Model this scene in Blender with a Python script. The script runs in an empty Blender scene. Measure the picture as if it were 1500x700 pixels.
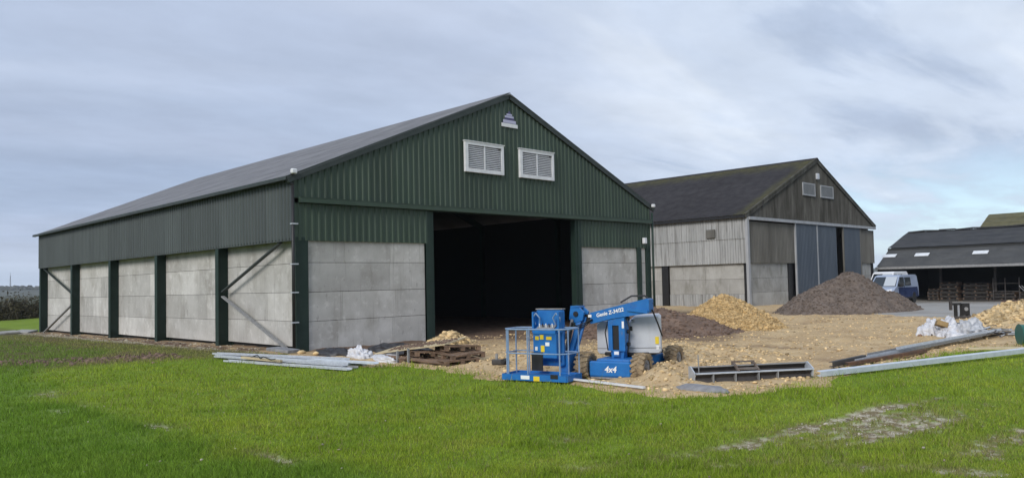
import bpy, math, random
import numpy as np
from mathutils import Vector, Matrix
random.seed(7); RNG = np.random.default_rng(7)
S = bpy.context.scene
C = S.collection
R = math.radians

# ------------------------------------------------------------------ camera
F_PX, PITCH, ROLL, YAW = 1134.51, 0.0422, 0.0237, 0.8021
CAM = Vector((-12.629, -24.378, 2.162))
fw = Vector((math.sin(YAW)*math.cos(PITCH), math.cos(YAW)*math.cos(PITCH), math.sin(PITCH)))
rt = Vector((math.cos(YAW), -math.sin(YAW), 0)); up = rt.cross(fw)
c_, s_ = math.cos(ROLL), math.sin(ROLL)
r2 = rt*c_ - up*s_; u2 = rt*s_ + up*c_
cam = bpy.data.cameras.new('camera'); camo = bpy.data.objects.new('camera', cam); C.objects.link(camo)
m = Matrix((r2, u2, -fw)).transposed().to_4x4(); m.translation = CAM
camo.matrix_world = m
cam.sensor_width = 36; cam.lens = F_PX/1500*36
cam.shift_x = -(812.24-750)/1500; cam.shift_y = (364.16-350)/1500
cam.clip_start = .1; cam.clip_end = 20000
S.camera = camo

# ------------------------------------------------------------------ light
S.view_settings.view_transform = 'Standard'; S.view_settings.look = 'None'
S.view_settings.exposure = 0.75; S.view_settings.gamma = 1
TOSUN = Vector((-.92, -.24, .56)).normalized()
W = bpy.data.worlds.new('World'); S.world = W; W.use_nodes = True
def build_world():
    nt = W.node_tree; N = nt.nodes; L = nt.links
    N.clear()
    out = N.new('ShaderNodeOutputWorld'); bg = N.new('ShaderNodeBackground'); bg.inputs[1].default_value = .1
    L.new(bg.outputs[0], out.inputs[0])
    sky = N.new('ShaderNodeTexSky'); sky.sky_type = 'NISHITA'; sky.sun_disc = False
    sky.sun_elevation = math.asin(TOSUN.z); sky.sun_rotation = math.atan2(TOSUN.x, TOSUN.y)
    tc = N.new('ShaderNodeTexCoord')
    sep = N.new('ShaderNodeSeparateXYZ'); L.new(tc.outputs['Generated'], sep.inputs[0])
    def mth(op, a, b=None, clamp=False):
        n = N.new('ShaderNodeMath'); n.operation = op; n.use_clamp = clamp
        for i, v in enumerate((a, b)):
            if v is None: continue
            if isinstance(v, (int, float)): n.inputs[i].default_value = v
            else: L.new(v, n.inputs[i])
        return n.outputs[0]
    zz = mth('MAXIMUM', sep.outputs[2], 0.0)
    den = mth('ADD', zz, .10)
    cx = mth('DIVIDE', sep.outputs[0], den); cy = mth('DIVIDE', sep.outputs[1], den)
    comb = N.new('ShaderNodeCombineXYZ'); L.new(cx, comb.inputs[0]); L.new(cy, comb.inputs[1])
    mpi = N.new('ShaderNodeMapping'); mpi.inputs['Rotation'].default_value = (0, 0, R(-34)); mpi.inputs['Scale'].default_value = (.75, 1.0, 1); L.new(comb.outputs[0], mpi.inputs[0])
    mp = N.new('ShaderNodeMapping'); mp.inputs['Rotation'].default_value = (0, 0, R(-34)); mp.inputs['Scale'].default_value = (.42, 1.0, 1)
    mp.inputs['Location'].default_value = (3.1, 1.7, 0)
    L.new(comb.outputs[0], mp.inputs[0])
    def noise(scale, det, rough, dist, w, iso=False):
        n = N.new('ShaderNodeTexNoise'); n.noise_dimensions = '4D'
        n.inputs['W'].default_value = w; n.inputs['Scale'].default_value = scale; n.inputs['Detail'].default_value = det
        n.inputs['Roughness'].default_value = rough; n.inputs['Distortion'].default_value = dist
        L.new((mpi if iso else mp).outputs[0], n.inputs['Vector']); return n.outputs[0]
    def ramp(v, stops, interp='EASE'):
        n = N.new('ShaderNodeValToRGB'); n.color_ramp.interpolation = interp
        e = n.color_ramp.elements
        while len(e) > 1: e.remove(e[0])
        e[0].position = stops[0][0]; e[0].color = (*stops[0][1], 1)
        for p, c in stops[1:]:
            k = e.new(p); k.color = (*c, 1)
        L.new(v, n.inputs[0]); return n.outputs[0]
    def mix(f, a, b):
        n = N.new('ShaderNodeMix'); n.data_type = 'RGBA'
        if isinstance(f, (int, float)): n.inputs[0].default_value = f
        else: L.new(f, n.inputs[0])
        for i, v in ((6, a), (7, b)):
            if isinstance(v, tuple): n.inputs[i].default_value = (*v, 1)
            else: L.new(v, n.inputs[i])
        return n.outputs[2]
    n1 = noise(.55, 5, .5, .5, 2.0)
    n2 = noise(1.25, 9, .58, .35, 5.3); n5 = noise(2.6, 8, .60, .15, 7.7, True)
    n3 = noise(.30, 3, .5, .2, 9.1)
    # the right (towards +X) is brighter, thinner cloud; the left is an even blue-grey sheet
    side = mth('SUBTRACT', mth('MULTIPLY', sep.outputs[0], .75), mth('MULTIPLY', sep.outputs[1], .65))
    right = N.new('ShaderNodeMapRange'); right.interpolation_type = 'SMOOTHSTEP'
    right.inputs[1].default_value = -.25; right.inputs[2].default_value = .45; L.new(side, right.inputs[0])
    base = ramp(n1, [(.30, (2.30, 2.88, 3.95)), (.50, (2.72, 3.30, 4.38)), (.66, (3.4, 3.95, 5.0))])
    lite = ramp(n2, [(.32, (2.0, 2.5, 3.4)), (.43, (2.95, 3.5, 4.5)), (.54, (3.9, 4.45, 5.35)), (.70, (4.9, 5.35, 6.0))])
    col = mix(right.outputs[0], base, lite)
    pinkm = ramp(n3, [(.45, (0, 0, 0)), (.7, (.32, .32, .32))])
    col = mix(pinkm, col, (3.6, 3.75, 4.45))
    mot = N.new('ShaderNodeMapRange'); mot.inputs[1].default_value = .3; mot.inputs[2].default_value = .7; mot.inputs[3].default_value = .92; mot.inputs[4].default_value = 1.09; L.new(n5, mot.inputs[0])
    hsv = N.new('ShaderNodeHueSaturation'); L.new(mot.outputs[0], hsv.inputs['Value']); L.new(col, hsv.inputs['Color']); col = hsv.outputs[0]
    # thin cloud break low on the right where blue shows through
    lowm = N.new('ShaderNodeMapRange'); lowm.interpolation_type = 'SMOOTHSTEP'
    lowm.inputs[1].default_value = .17; lowm.inputs[2].default_value = .06; L.new(sep.outputs[2], lowm.inputs[0])
    rm = N.new('ShaderNodeMapRange'); rm.interpolation_type = 'SMOOTHSTEP'
    rm.inputs[1].default_value = .12; rm.inputs[2].default_value = .40; L.new(side, rm.inputs[0])
    gap = mth('MULTIPLY', lowm.outputs[0], rm.outputs[0])
    gapn = mth('MULTIPLY', gap, ramp(n2, [(.38, (1, 1, 1)), (.56, (.12, .12, .12))]), True)
    blue = mix(.35, (3.6, 5.1, 6.3), sky.outputs[0])
    col = mix(gapn, col, blue)
    # pale band just above the skyline everywhere
    hz = N.new('ShaderNodeMapRange'); hz.interpolation_type = 'SMOOTHSTEP'
    hz.inputs[1].default_value = .07; hz.inputs[2].default_value = .0; hz.inputs[4].default_value = .55; L.new(sep.outputs[2], hz.inputs[0])
    col = mix(hz.outputs[0], col, (4.4, 5.0, 5.8))
    L.new(col, bg.inputs[0])
build_world()
sun = bpy.data.lights.new('sun', 'SUN'); sun.energy = 1.5; sun.angle = R(24); sun.color = (1, .95, .88)
suno = bpy.data.objects.new('sun', sun); C.objects.link(suno)
suno.rotation_euler = TOSUN.to_track_quat('Z', 'Y').to_euler()

# ------------------------------------------------------------------ material helper
def mat(name, col, rough=.8, col2=None, scale=3., stretch=(1, 1, 1), detail=5, lo=.35, hi=.65, bump=0., bscale=30., bdist=.02,
        obj_rand=0., metal=0., spec=.5, layers=(), attr=None, tone=None):
    """base colour = noise mix of col / col2; layers = extra (colour, scale, stretch, lo, hi, strength) noise stains; attr/tone = mesh attributes"""
    M = bpy.data.materials.new(name); M.use_nodes = True
    nt = M.node_tree; N = nt.nodes; L = nt.links; b = N['Principled BSDF']
    b.inputs['Roughness'].default_value = rough; b.inputs['Metallic'].default_value = metal; b.inputs['Specular IOR Level'].default_value = spec
    geo = N.new('ShaderNodeNewGeometry')
    def noise(sc, st, det=5, rg=.55):
        mp = N.new('ShaderNodeMapping'); mp.inputs['Scale'].default_value = st; L.new(geo.outputs['Position'], mp.inputs[0])
        n = N.new('ShaderNodeTexNoise'); n.inputs['Scale'].default_value = sc; n.inputs['Detail'].default_value = det; n.inputs['Roughness'].default_value = rg
        L.new(mp.outputs[0], n.inputs['Vector']); return n.outputs[0]
    def rng(v, lo, hi, to=1.):
        n = N.new('ShaderNodeMapRange'); n.inputs[1].default_value = lo; n.inputs[2].default_value = hi; n.inputs[4].default_value = to
        L.new(v, n.inputs[0]); return n.outputs[0]
    def mix(f, a, bb, mode='MIX'):
        n = N.new('ShaderNodeMix'); n.data_type = 'RGBA'; n.blend_type = mode
        if isinstance(f, (int, float)): n.inputs[0].default_value = f
        else: L.new(f, n.inputs[0])
        for i, v in ((6, a), (7, bb)):
            if isinstance(v, tuple): n.inputs[i].default_value = (*v, 1)
            else: L.new(v, n.inputs[i])
        return n.outputs[2]
    cur = tuple(col)
    if col2: cur = mix(rng(noise(scale, stretch, detail), lo, hi), cur, tuple(col2))
    for (lc, ls, lst, llo, lhi, lstr) in layers:
        cur = mix(rng(noise(ls, lst, 6, .6), llo, lhi, lstr), cur, tuple(lc))
    def attribute(nm):
        a = N.new('ShaderNodeAttribute'); a.attribute_name = nm; return a
    if attr:
        for nm, ac in attr: cur = mix(attribute(nm).outputs['Fac'], cur, ac if isinstance(ac, tuple) else ac(mix, rng, noise))
    def scaleby(v, amt):
        nonlocal cur
        n = N.new('ShaderNodeMapRange'); n.inputs[3].default_value = 1-amt; n.inputs[4].default_value = 1+amt; L.new(v, n.inputs[0])
        hs = N.new('ShaderNodeHueSaturation'); L.new(n.outputs[0], hs.inputs['Value'])
        if isinstance(cur, tuple): hs.inputs['Color'].default_value = (*cur, 1)
        else: L.new(cur, hs.inputs['Color'])
        cur = hs.outputs[0]
    if obj_rand:
        oi = N.new('ShaderNodeObjectInfo'); scaleby(oi.outputs['Random'], obj_rand)
    if tone: scaleby(attribute('tone').outputs['Fac'], tone)
    if isinstance(cur, tuple): b.inputs['Base Color'].default_value = (*cur, 1)
    else: L.new(cur, b.inputs['Base Color'])
    if bump:
        bn = N.new('ShaderNodeBump'); bn.inputs['Strength'].default_value = bump; bn.inputs['Distance'].default_value = bdist
        L.new(noise(bscale, (1, 1, 1), 6, .65), bn.inputs['Height']); L.new(bn.outputs[0], b.inputs['Normal'])
    return M

MT = dict(
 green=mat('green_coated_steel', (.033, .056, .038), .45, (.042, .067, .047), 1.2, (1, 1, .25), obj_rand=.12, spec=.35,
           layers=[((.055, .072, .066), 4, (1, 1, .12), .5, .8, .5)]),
 green_side=mat('green_steel_sky_sheen', (.050, .061, .058), .42, (.062, .074, .071), 1.2, (1, 1, .25), obj_rand=.16, spec=.4, layers=[((.085, .098, .096), 4, (1, 1, .12), .5, .8, .5)]),  # gable green again, greyer and lighter: sky sheen on the side put into colour
 green_dark=mat('green_steel', (.013, .030, .023), .55, (.020, .038, .030), 2, spec=.3),
 flash=mat('dark_flashing', (.028, .038, .036), .55, (.04, .05, .048), 3, spec=.35),
 concrete=mat('precast_concrete', (.40, .39, .368), .9, (.50, .49, .468), .9, bump=.25, bscale=25, bdist=.01, obj_rand=.15, spec=.2,
           layers=[((.265, .25, .22), 1.1, (1, 1, .6), .50, .70, .60), ((.62, .61, .585), 3.5, (1, 1, 1), .55, .70, .55), ((.22, .21, .19), 3, (4, 4, .15), .58, .75, .5), ((.20, .19, .175), 9, (1, 1, 1), .62, .74, .4), ((.16, .15, .135), 2.2, (2.5, 2.5, .9), .64, .70, .45)]),
 fibre_roof=mat('fibre_cement_roof', (.135, .136, .146), .7, (.185, .186, .195), .8, (1, 1, 1), bump=.15, bscale=20, obj_rand=.07,
           layers=[((.19, .19, .19), 2.4, (1, .3, 1), .55, .8, .35)]),
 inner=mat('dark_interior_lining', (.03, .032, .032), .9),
 black=mat('black_plastic', (.012, .012, .013), .5),
 white=mat('white_painted_metal', (.72, .73, .76), .5, (.62, .63, .66), 4),
 lilac=mat('pale_violet_plate', (.45, .45, .62), .5), violet=mat('violet_plate', (.07, .06, .16), .5),
 louvre_back=mat('louvre_void', (.045, .045, .10), .8),
 galv=mat('galvanised_steel', (.40, .43, .47), .45, (.50, .53, .57), 9, metal=.15, obj_rand=.08, layers=[((.28, .28, .28), 3, (1, 1, 1), .55, .8, .4)]),
 oldsheet=mat('weathered_asbestos_sheet', (.060, .057, .050), .95, (.120, .116, .104), 1.1, (1, 1, .22), obj_rand=.07, spec=.1, bump=.2,
           layers=[((.045, .043, .037), 2.2, (1.4, 1.4, .16), .46, .66, .75), ((.21, .205, .19), 5, (1, 1, .15), .58, .8, .4)]),
 midsheet=mat('grey_mid_sheet', (.105, .102, .092), .95, (.155, .15, .136), 1.1, (1, 1, .22), obj_rand=.08, spec=.1, bump=.2,
           layers=[((.11, .105, .09), 3, (1.4, 1.4, .12), .52, .72, .6)]),
 oldside=mat('pale_asbestos_sheet', (.31, .315, .31), .95, (.40, .405, .40), 1.0, (1, 1, .25), obj_rand=.04, spec=.1, bump=.2,
           layers=[((.16, .158, .15), 2.6, (1, 2.2, .12), .48, .66, .8), ((.10, .098, .09), 6, (1, 1.6, .22), .60, .74, .55)]),
 oldconc=mat('stained_concrete', (.30, .295, .275), .95, (.39, .385, .365), .9, obj_rand=.10, spec=.1, bump=.25,
           layers=[((.16, .155, .125), 1.6, (1, 1, .5), .52, .72, .7), ((.50, .50, .49), 4, (1.5, 1.5, .15), .55, .8, .5), ((.10, .10, .085), 3, (3, 3, .2), .6, .8, .5)]),
 oldroof=mat('mossy_dark_roof', (.036, .035, .038), .95, (.052, .050, .053), 1.5, bump=.35, bscale=8, bdist=.05, spec=.05, obj_rand=.04,
           layers=[((.062, .054, .05), 5, (1, 1, 1), .55, .75, .6)], attr=[('moss', lambda mix, rng, noise: mix(rng(noise(2.5, (1, 1, 1)), .35, .6), (.06, .057, .038), (.095, .092, .042)))]),
 slate=mat('slate_blue_door', (.062, .078, .100), .6, (.078, .095, .118), 1.5, (1, 1, .2), spec=.3, obj_rand=.06),
 lift_blue=mat('lift_blue_paint', (.008, .125, .40), .42, (.014, .155, .45), 5, spec=.5, layers=[((.07, .12, .22), 4, (1, 1, 1), .55, .72, .5), ((.20, .16, .11), 9, (1, 1, .5), .63, .75, .5)]),
 lift_grey=mat('lift_grey_cover', (.47, .49, .53), .45, (.53, .55, .59), 3, spec=.4, layers=[((.28, .27, .25), 4, (1, 1, .3), .6, .85, .35)]),
 whitegalv=mat('pale_blue_galvanised', (.55, .60, .66), .5, (.46, .51, .57), 7, layers=[((.33, .33, .32), 3, (1, 1, 1), .58, .8, .5)]),
 rail=mat('basket_rail', (.16, .26, .42), .45, (.25, .33, .46), 9),
 tyre=mat('muddy_tyre', (.35, .26, .155), .95, (.20, .155, .105), 9, bump=.4, bscale=30, layers=[((.04, .036, .032), 7, (1, 1, 1), .55, .68, .85)]),
 tyre_clean=mat('black_rubber', (.02, .02, .021), .8),
 rim=mat('dusty_rim', (.30, .30, .31), .6, (.20, .18, .16), 8),
 yellow=mat('yellow_sticker', (.75, .55, .03), .5), sticker=mat('white_sticker', (.8, .8, .8), .5),
 hose=mat('black_hose', (.015, .015, .016), .5),
 timber=mat('weathered_timber', (.21, .135, .085), .9, (.13, .085, .058), 5, (1, 1, 3), obj_rand=.3, bump=.2),
 paletimber=mat('pale_plank', (.50, .42, .27), .85, (.42, .34, .21), 4, obj_rand=.12),
 redtimber=mat('red_brown_steel', (.10, .045, .032), .8, (.065, .035, .028), 5),
 dullgrey=mat('dull_grey_trim', (.36, .37, .39), .7, (.28, .29, .30), 3, (1, 1, .3)),
 oldrust=mat('dull_rust', (.11, .075, .055), .9, (.16, .14, .125), 9),
 rust=mat('rusty_steel', (.17, .085, .045), .85, (.09, .055, .04), 6, obj_rand=.15),
 darksteel=mat('dark_steel', (.035, .032, .032), .6, (.06, .052, .048), 6),
 plastic=mat('white_plastic_sheet', (.66, .67, .70), .4, (.50, .51, .55), 6, layers=[((.36, .29, .22), 5, (1, 1, 1), .54, .72, .65)], bump=.5, bscale=14, bdist=.03),
 greysheet=mat('grey_bag', (.33, .34, .36), .5, (.55, .56, .58), 7, bump=.5, bscale=14),
 blacksheet=mat('black_membrane', (.025, .025, .03), .45, (.05, .05, .055), 5, bump=.5, bscale=10, bdist=.04),
 drum=mat('green_drum_paint', (.012, .12, .095), .4, (.015, .10, .08), 5),
 stone=mat('grey_slab', (.27, .27, .28), .9, (.18, .18, .19), 6, bump=.4),
 van_blue=mat('navy_van_paint', (.014, .026, .080), .25, (.03, .05, .125), 3, spec=.6),
 van_silver=mat('silver_van_paint', (.40, .46, .58), .28, (.36, .42, .54), 3, metal=.3, spec=.6),
 van_white=mat('white_van_paint', (.75, .76, .78), .3),
 glass=mat('tinted_glass', (.02, .028, .034), .06, spec=.8), glass_pale=mat('painted_glass_reflection', (.46, .50, .54), .3),  # glass_pale: windscreen reflection painted as a pale colour
 lamp=mat('lamp_lens', (.75, .77, .8), .15), plate=mat('number_plate', (.75, .72, .6), .5),
 grey_mid=mat('mid_grey_steel', (.20, .205, .21), .6, (.28, .28, .28), 6),
 skylight=mat('translucent_rooflight', (.72, .74, .76), .4, (.6, .62, .64), 4),
 mosstile=mat('moss_roof', (.085, .08, .04), .95, (.12, .11, .05), 1.2, layers=[((.05, .045, .03), 3, (1, 1, 1), .5, .7, .6)]),
 brick=mat('brick_wall', (.2, .11, .075), .9, (.26, .15, .1), 5),
 dim_board=mat('shaded_board', (.045, .040, .037), .95, (.028, .026, .025), 4, obj_rand=.3),  # boards coloured darker to imitate the shade inside the shed
 bark=mat('bark', (.07, .055, .042), .95, (.11, .09, .07), 8),
 hedge=mat('hedge_leaves', (.062, .060, .030), .9, (.085, .072, .045), .8, tone=.5),
 farwood=mat('far_wood', (.055, .062, .045), .95, (.08, .075, .055), .05, tone=.4),
 gravel_dark=mat('grey_brown_gravel', (.115, .088, .072), .95, (.165, .13, .105), 6, bump=.6, bscale=14, bdist=.06, tone=.35, layers=[((.21, .17, .14), 18, (1, 1, 1), .58, .72, .7)]),
 ochre=mat('ochre_stone', (.42, .285, .125), .95, (.54, .385, .19), 3, bump=.6, bscale=12, bdist=.06, tone=.35, layers=[((.27, .17, .075), 9, (1, 1, 1), .55, .7, .7)]),
 tanstone=mat('tan_stone', (.44, .315, .155), .95, (.58, .44, .25), 3, tone=.55),
 brownsoil=mat('brown_soil', (.135, .088, .064), .95, (.18, .122, .09), 2.5, bump=.6, bscale=12, bdist=.06, tone=.3, layers=[((.24, .17, .125), 14, (1, 1, 1), .58, .75, .6)]),
 blade=mat('grass_blade', (.235, .335, .034), .8, (.335, .41, .048), .45, tone=.45, spec=.08, layers=[((.15, .265, .024), 1.7, (1, 1, 1), .5, .68, .55), ((.36, .36, .09), .9, (1, 1, 1), .54, .75, .5), ((.09, .17, .025), 6, (1, 1, 1), .54, .66, .5)],
           attr=[('dry', (.30, .255, .13)), ('deep', (.145, .265, .034))]),
)

def translucent(M, f):
    nt = M.node_tree; b = nt.nodes['Principled BSDF']; t = nt.nodes.new('ShaderNodeBsdfTranslucent'); mx = nt.nodes.new('ShaderNodeMixShader'); mx.inputs[0].default_value = f
    nt.links.new(b.inputs['Base Color'].links[0].from_socket, t.inputs['Color']); nt.links.new(b.outputs[0], mx.inputs[1]); nt.links.new(t.outputs[0], mx.inputs[2])
    nt.links.new(mx.outputs[0], nt.nodes['Material Output'].inputs['Surface'])
translucent(MT['blade'], .45);  translucent(MT['hedge'], .3)
# ------------------------------------------------------------------ mesh builder
class MB:
    def __init__(s): s.v = []; s.f = []; s.m = []; s.mi = 0
    def add(s, vs, fs):
        o = len(s.v); s.v += [tuple(p) for p in vs]; s.f += [tuple(i+o for i in f) for f in fs]; s.m += [s.mi]*len(fs); return s
    def box(s, c, d, rot=None):
        hx, hy, hz = d[0]/2, d[1]/2, d[2]/2
        P = [Vector((x, y, z)) for z in (-hz, hz) for y in (-hy, hy) for x in (-hx, hx)]
        if rot is not None: P = [rot @ p for p in P]
        c = Vector(c)
        return s.add([p+c for p in P], [(0, 2, 3, 1), (4, 5, 7, 6), (0, 1, 5, 4), (2, 6, 7, 3), (0, 4, 6, 2), (1, 3, 7, 5)])
    def bb(s, x0, x1, y0, y1, z0, z1): return s.box(((x0+x1)/2, (y0+y1)/2, (z0+z1)/2), (x1-x0, y1-y0, z1-z0))
    def rbox(s, x0, x1, y0, y1, z0, z1, b=.02):
        # chamfered box: octagon-ish by cutting all 12 edges
        b = min(b, (x1-x0)/2.1, (y1-y0)/2.1, (z1-z0)/2.1)
        def ring(z, i):
            return [(x0+i+b, y0+i, z), (x1-i-b, y0+i, z), (x1-i, y0+i+b, z), (x1-i, y1-i-b, z), (x1-i-b, y1-i, z), (x0+i+b, y1-i, z), (x0+i, y1-i-b, z), (x0+i, y0+i+b, z)]
        k = b*.6
        V = ring(z0, k)+ring(z0+b, 0)+ring(z1-b, 0)+ring(z1, k)
        Fs = [tuple(reversed(range(8))), tuple(range(24, 32))]
        for r in range(3):
            for i in range(8):
                j = (i+1) % 8; Fs.append((r*8+i, r*8+j, r*8+8+j, r*8+8+i))
        return s.add(V, Fs)
    def bar(s, p, q, w, h, upv=(0, 0, 1)):
        p = Vector(p); q = Vector(q); d = (q-p); l = d.length; d.normalize(); u = Vector(upv)
        x = d.cross(u)
        if x.length < 1e-4: x = d.cross(Vector((0, 1, 0)))
        x.normalize(); z = x.cross(d)
        return s.box((p+q)/2, (w, l, h), Matrix((x, d, z)).transposed())
    def tube(s, p, q, r, n=8, r1=None, caps=True):
        p = Vector(p); q = Vector(q); d = (q-p).normalized(); a = d.orthogonal().normalized(); b = d.cross(a)
        r1 = r if r1 is None else r1
        V = [p+(a*math.cos(t)+b*math.sin(t))*r for t in [2*math.pi*i/n for i in range(n)]]
        V += [q+(a*math.cos(t)+b*math.sin(t))*r1 for t in [2*math.pi*i/n for i in range(n)]]
        Fs = [(i, (i+1) % n, n+(i+1) % n, n+i) for i in range(n)]
        if caps: Fs += [tuple(reversed(range(n))), tuple(range(n, 2*n))]
        return s.add(V, Fs)
    def path(s, pts, r, n=7):
        for a, b in zip(pts[:-1], pts[1:]): s.tube(a, b, r, n)
        return s
    def prism(s, poly, a0, a1, axis='y'):
        # poly in the other two axes, extruded along axis
        def P(u, v, t): return {'y': (u, t, v), 'x': (t, u, v), 'z': (u, v, t)}[axis]
        n = len(poly); V = [P(u, v, a0) for u, v in poly]+[P(u, v, a1) for u, v in poly]
        Fs = [tuple(reversed(range(n))), tuple(range(n, 2*n))]+[(i, (i+1) % n, n+(i+1) % n, n+i) for i in range(n)]
        return s.add(V, Fs)
    def build(s, name, mats, parent=None, smooth=False, loc=None):
        me = bpy.data.meshes.new(name); me.from_pydata(s.v, [], s.f)
        if not isinstance(mats, (list, tuple)): mats = [mats]
        for q in mats: me.materials.append(MT[q] if isinstance(q, str) else q)
        if len(mats) > 1: me.polygons.foreach_set('material_index', s.m)
        import bmesh
        bm = bmesh.new(); bm.from_mesh(me); bmesh.ops.recalc_face_normals(bm, faces=bm.faces); bm.to_mesh(me); bm.free()
        if smooth: me.polygons.foreach_set('use_smooth', [True]*len(me.polygons))
        me.update(); return link(name, me, parent, loc)
def link(name, me, parent=None, loc=None):
    o = bpy.data.objects.new(name, me); C.objects.link(o)
    if parent: o.parent = parent
    if loc: o.location = loc
    return o
def tag(o, label, cat, group=None):
    o['label'] = label; o['category'] = cat
    if group: o['group'] = group
    return o
def thing(name, label, cat, loc=(0, 0, 0), rz=0., group=None):
    o = bpy.data.objects.new(name, None); C.objects.link(o); o.location = loc; o.rotation_euler = (0, 0, rz); o.empty_display_size = .2
    return tag(o, label, cat, group)
def quick(name, V, Fa, material, parent=None, attrs=None, smooth=False):
    """big meshes straight from numpy; Fa is (n,3) or (n,4)"""
    V = np.asarray(V, np.float32); Fa = np.asarray(Fa, np.int32); n, k = Fa.shape
    me = bpy.data.meshes.new(name); me.vertices.add(len(V)); me.vertices.foreach_set('co', V.ravel())
    me.loops.add(n*k); me.loops.foreach_set('vertex_index', Fa.ravel())
    me.polygons.add(n); me.polygons.foreach_set('loop_start', np.arange(0, n*k, k, dtype=np.int32))
    me.update(calc_edges=True); me.materials.append(MT[material] if isinstance(material, str) else material)
    if smooth: me.polygons.foreach_set('use_smooth', np.ones(n, bool))
    for a, vals in (attrs or {}).items():
        t = me.attributes.new(a, 'FLOAT', 'POINT'); t.data.foreach_set('value', np.asarray(vals, np.float32))
    me.validate()
    return link(name, me, parent)
# ------------------------------------------------------------------ noise + terrain functions
def vnoise(x, y, seed=0):
    x = np.asarray(x, float); y = np.asarray(y, float)
    xi = np.floor(x).astype(np.int64); yi = np.floor(y).astype(np.int64); fx = x-xi; fy = y-yi
    def h(a, b):
        n = (a*374761393 + b*668265263 + seed*974634777) & 0x7fffffff
        n = ((n ^ (n >> 13))*1274126177) & 0x7fffffff
        return ((n ^ (n >> 16)) & 0xffff)/65535.
    u = fx*fx*(3-2*fx); v = fy*fy*(3-2*fy)
    return (h(xi, yi)*(1-u)+h(xi+1, yi)*u)*(1-v)+(h(xi, yi+1)*(1-u)+h(xi+1, yi+1)*u)*v
def fbm(x, y, seed=0, o=4):
    s = 0; a = .5
    for i in range(o): s = s+a*vnoise(x*2**i, y*2**i, seed+i*17); a *= .5
    return s/(1-.5**o)
def ss(a, b, x):
    t = np.clip((x-a)/(b-a), 0, 1); return t*t*(3-2*t)
YARD = [(-.15, 35), (-.25, .9), (-1.2, .4), (-1.35, -6.2), (-.4, -7.3), (-.35, -8.8), (-.75, -10.4), (-.8, -11.9), (-.45, -13.2), (-.75, -15.2), (-.85, -16.0),
        (.6, -16.7), (2.2, -17.15), (3.4, -17.0), (6.2, -17.15), (9.5, -17.5), (11.5, -17.7), (12.6, -18.6), (17, -20.5), (30, -30), (70, -55), (110, -55), (110, 60), (33, 60), (33, 35)]
CONC = [(30.5, -5), (27, -11.2), (27.5, -14.2), (32, -17), (45, -30), (70, -50), (105, -50), (105, 55), (61, 55), (61, 3), (45, 3)]
def sdist(poly, x, y):
    """signed distance, positive inside"""
    x = np.asarray(x, float); y = np.asarray(y, float)
    d = np.full(x.shape, 1e9); ins = np.zeros(x.shape, bool); n = len(poly)
    for i in range(n):
        ax, ay = poly[i]; bx, by = poly[(i+1) % n]
        ex, ey = bx-ax, by-ay; t = np.clip(((x-ax)*ex+(y-ay)*ey)/(ex*ex+ey*ey), 0, 1)
        d = np.minimum(d, np.hypot(x-ax-t*ex, y-ay-t*ey))
        if by != ay:
            c = ((ay > y) != (by > y)) & (x < (bx-ax)*(y-ay)/(by-ay)+ax); ins ^= c
    return np.where(ins, d, -d)
def yard_sd(x, y):
    return sdist(YARD, x, y)+(fbm(x*1.3, y*1.3, 3)-.5)*.55
def gz(x, y):
    x = np.asarray(x, float); y = np.asarray(y, float)
    z = -.60*ss(40, 60, x)*ss(8, 2, y)*1.0
    z = z-.33*np.clip(y/33.6, 0, 1.15)*ss(12, 0, x)
    dcam = np.hypot(x+12.6, y+24.4); z = z+.32*ss(13, 2, dcam)*ss(200, 100, np.abs(x))
    return z
BUMPS = [(.30, -14.98, .42, .26), (.62, -14.55, .35, .20), (1.35, -14.25, .55, .24), (2.3, -14.6, .8, .20), (3.3, -15.0, .8, .14), (4.4, -12.2, 1.4, .28), (3.2, -13.1, 1.0, .22), (2.9, -11.0, 1.3, .27), (1.6, -10.4, .9, .26), (2.4, -9.3, 1.0, .22),
         (.9, -9.0, .6, .14), (1.2, -11.6, .5, .2), (5.5, -13.5, 1.3, .14), (7.2, -9.0, 1.6, .12), (-.35, -5.2, .4, .10), (22.5, -16.6, 2.2, .45), (26.0, -16.6, 2.2, .50), (19.2, -17.2, 1.6, .25)]
def yard_z(x, y):
    z = gz(x, y); sd = yard_sd(x, y)
    b = np.zeros_like(z)
    for bx, by, br, bh in BUMPS: b = b+bh*np.exp(-((x-bx)**2+(y-by)**2)/(br*br))
    rgh = (fbm(x*.9, y*.9, 11)-.5)*.13+(fbm(x*3.2, y*3.2, 21, 4)-.5)*.10
    far = ss(60, 35, x)
    z = z+.03+(b*(.7+.6*fbm(x*3, y*3, 31))+rgh*far)*ss(-.1, .5, sd)
    return np.where(sd > 0, z, z+np.clip(sd, -1.5, 0)*.25)
def field_z(x, y):
    x = np.asarray(x, float); y = np.asarray(y, float)
    z = gz(x, y); near = ss(70, 25, np.hypot(x+12, y+24))
    z = z+((fbm(x*.45, y*.45, 41)-.5)*.14+(fbm(x*2.2, y*2.2, 51, 3)-.5)*.045)*near
    z = z-.035*mud(x, y)*near
    sd = sdist(YARD, x, y)
    return z-.10*ss(-.2, 1.2, sd)
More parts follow.
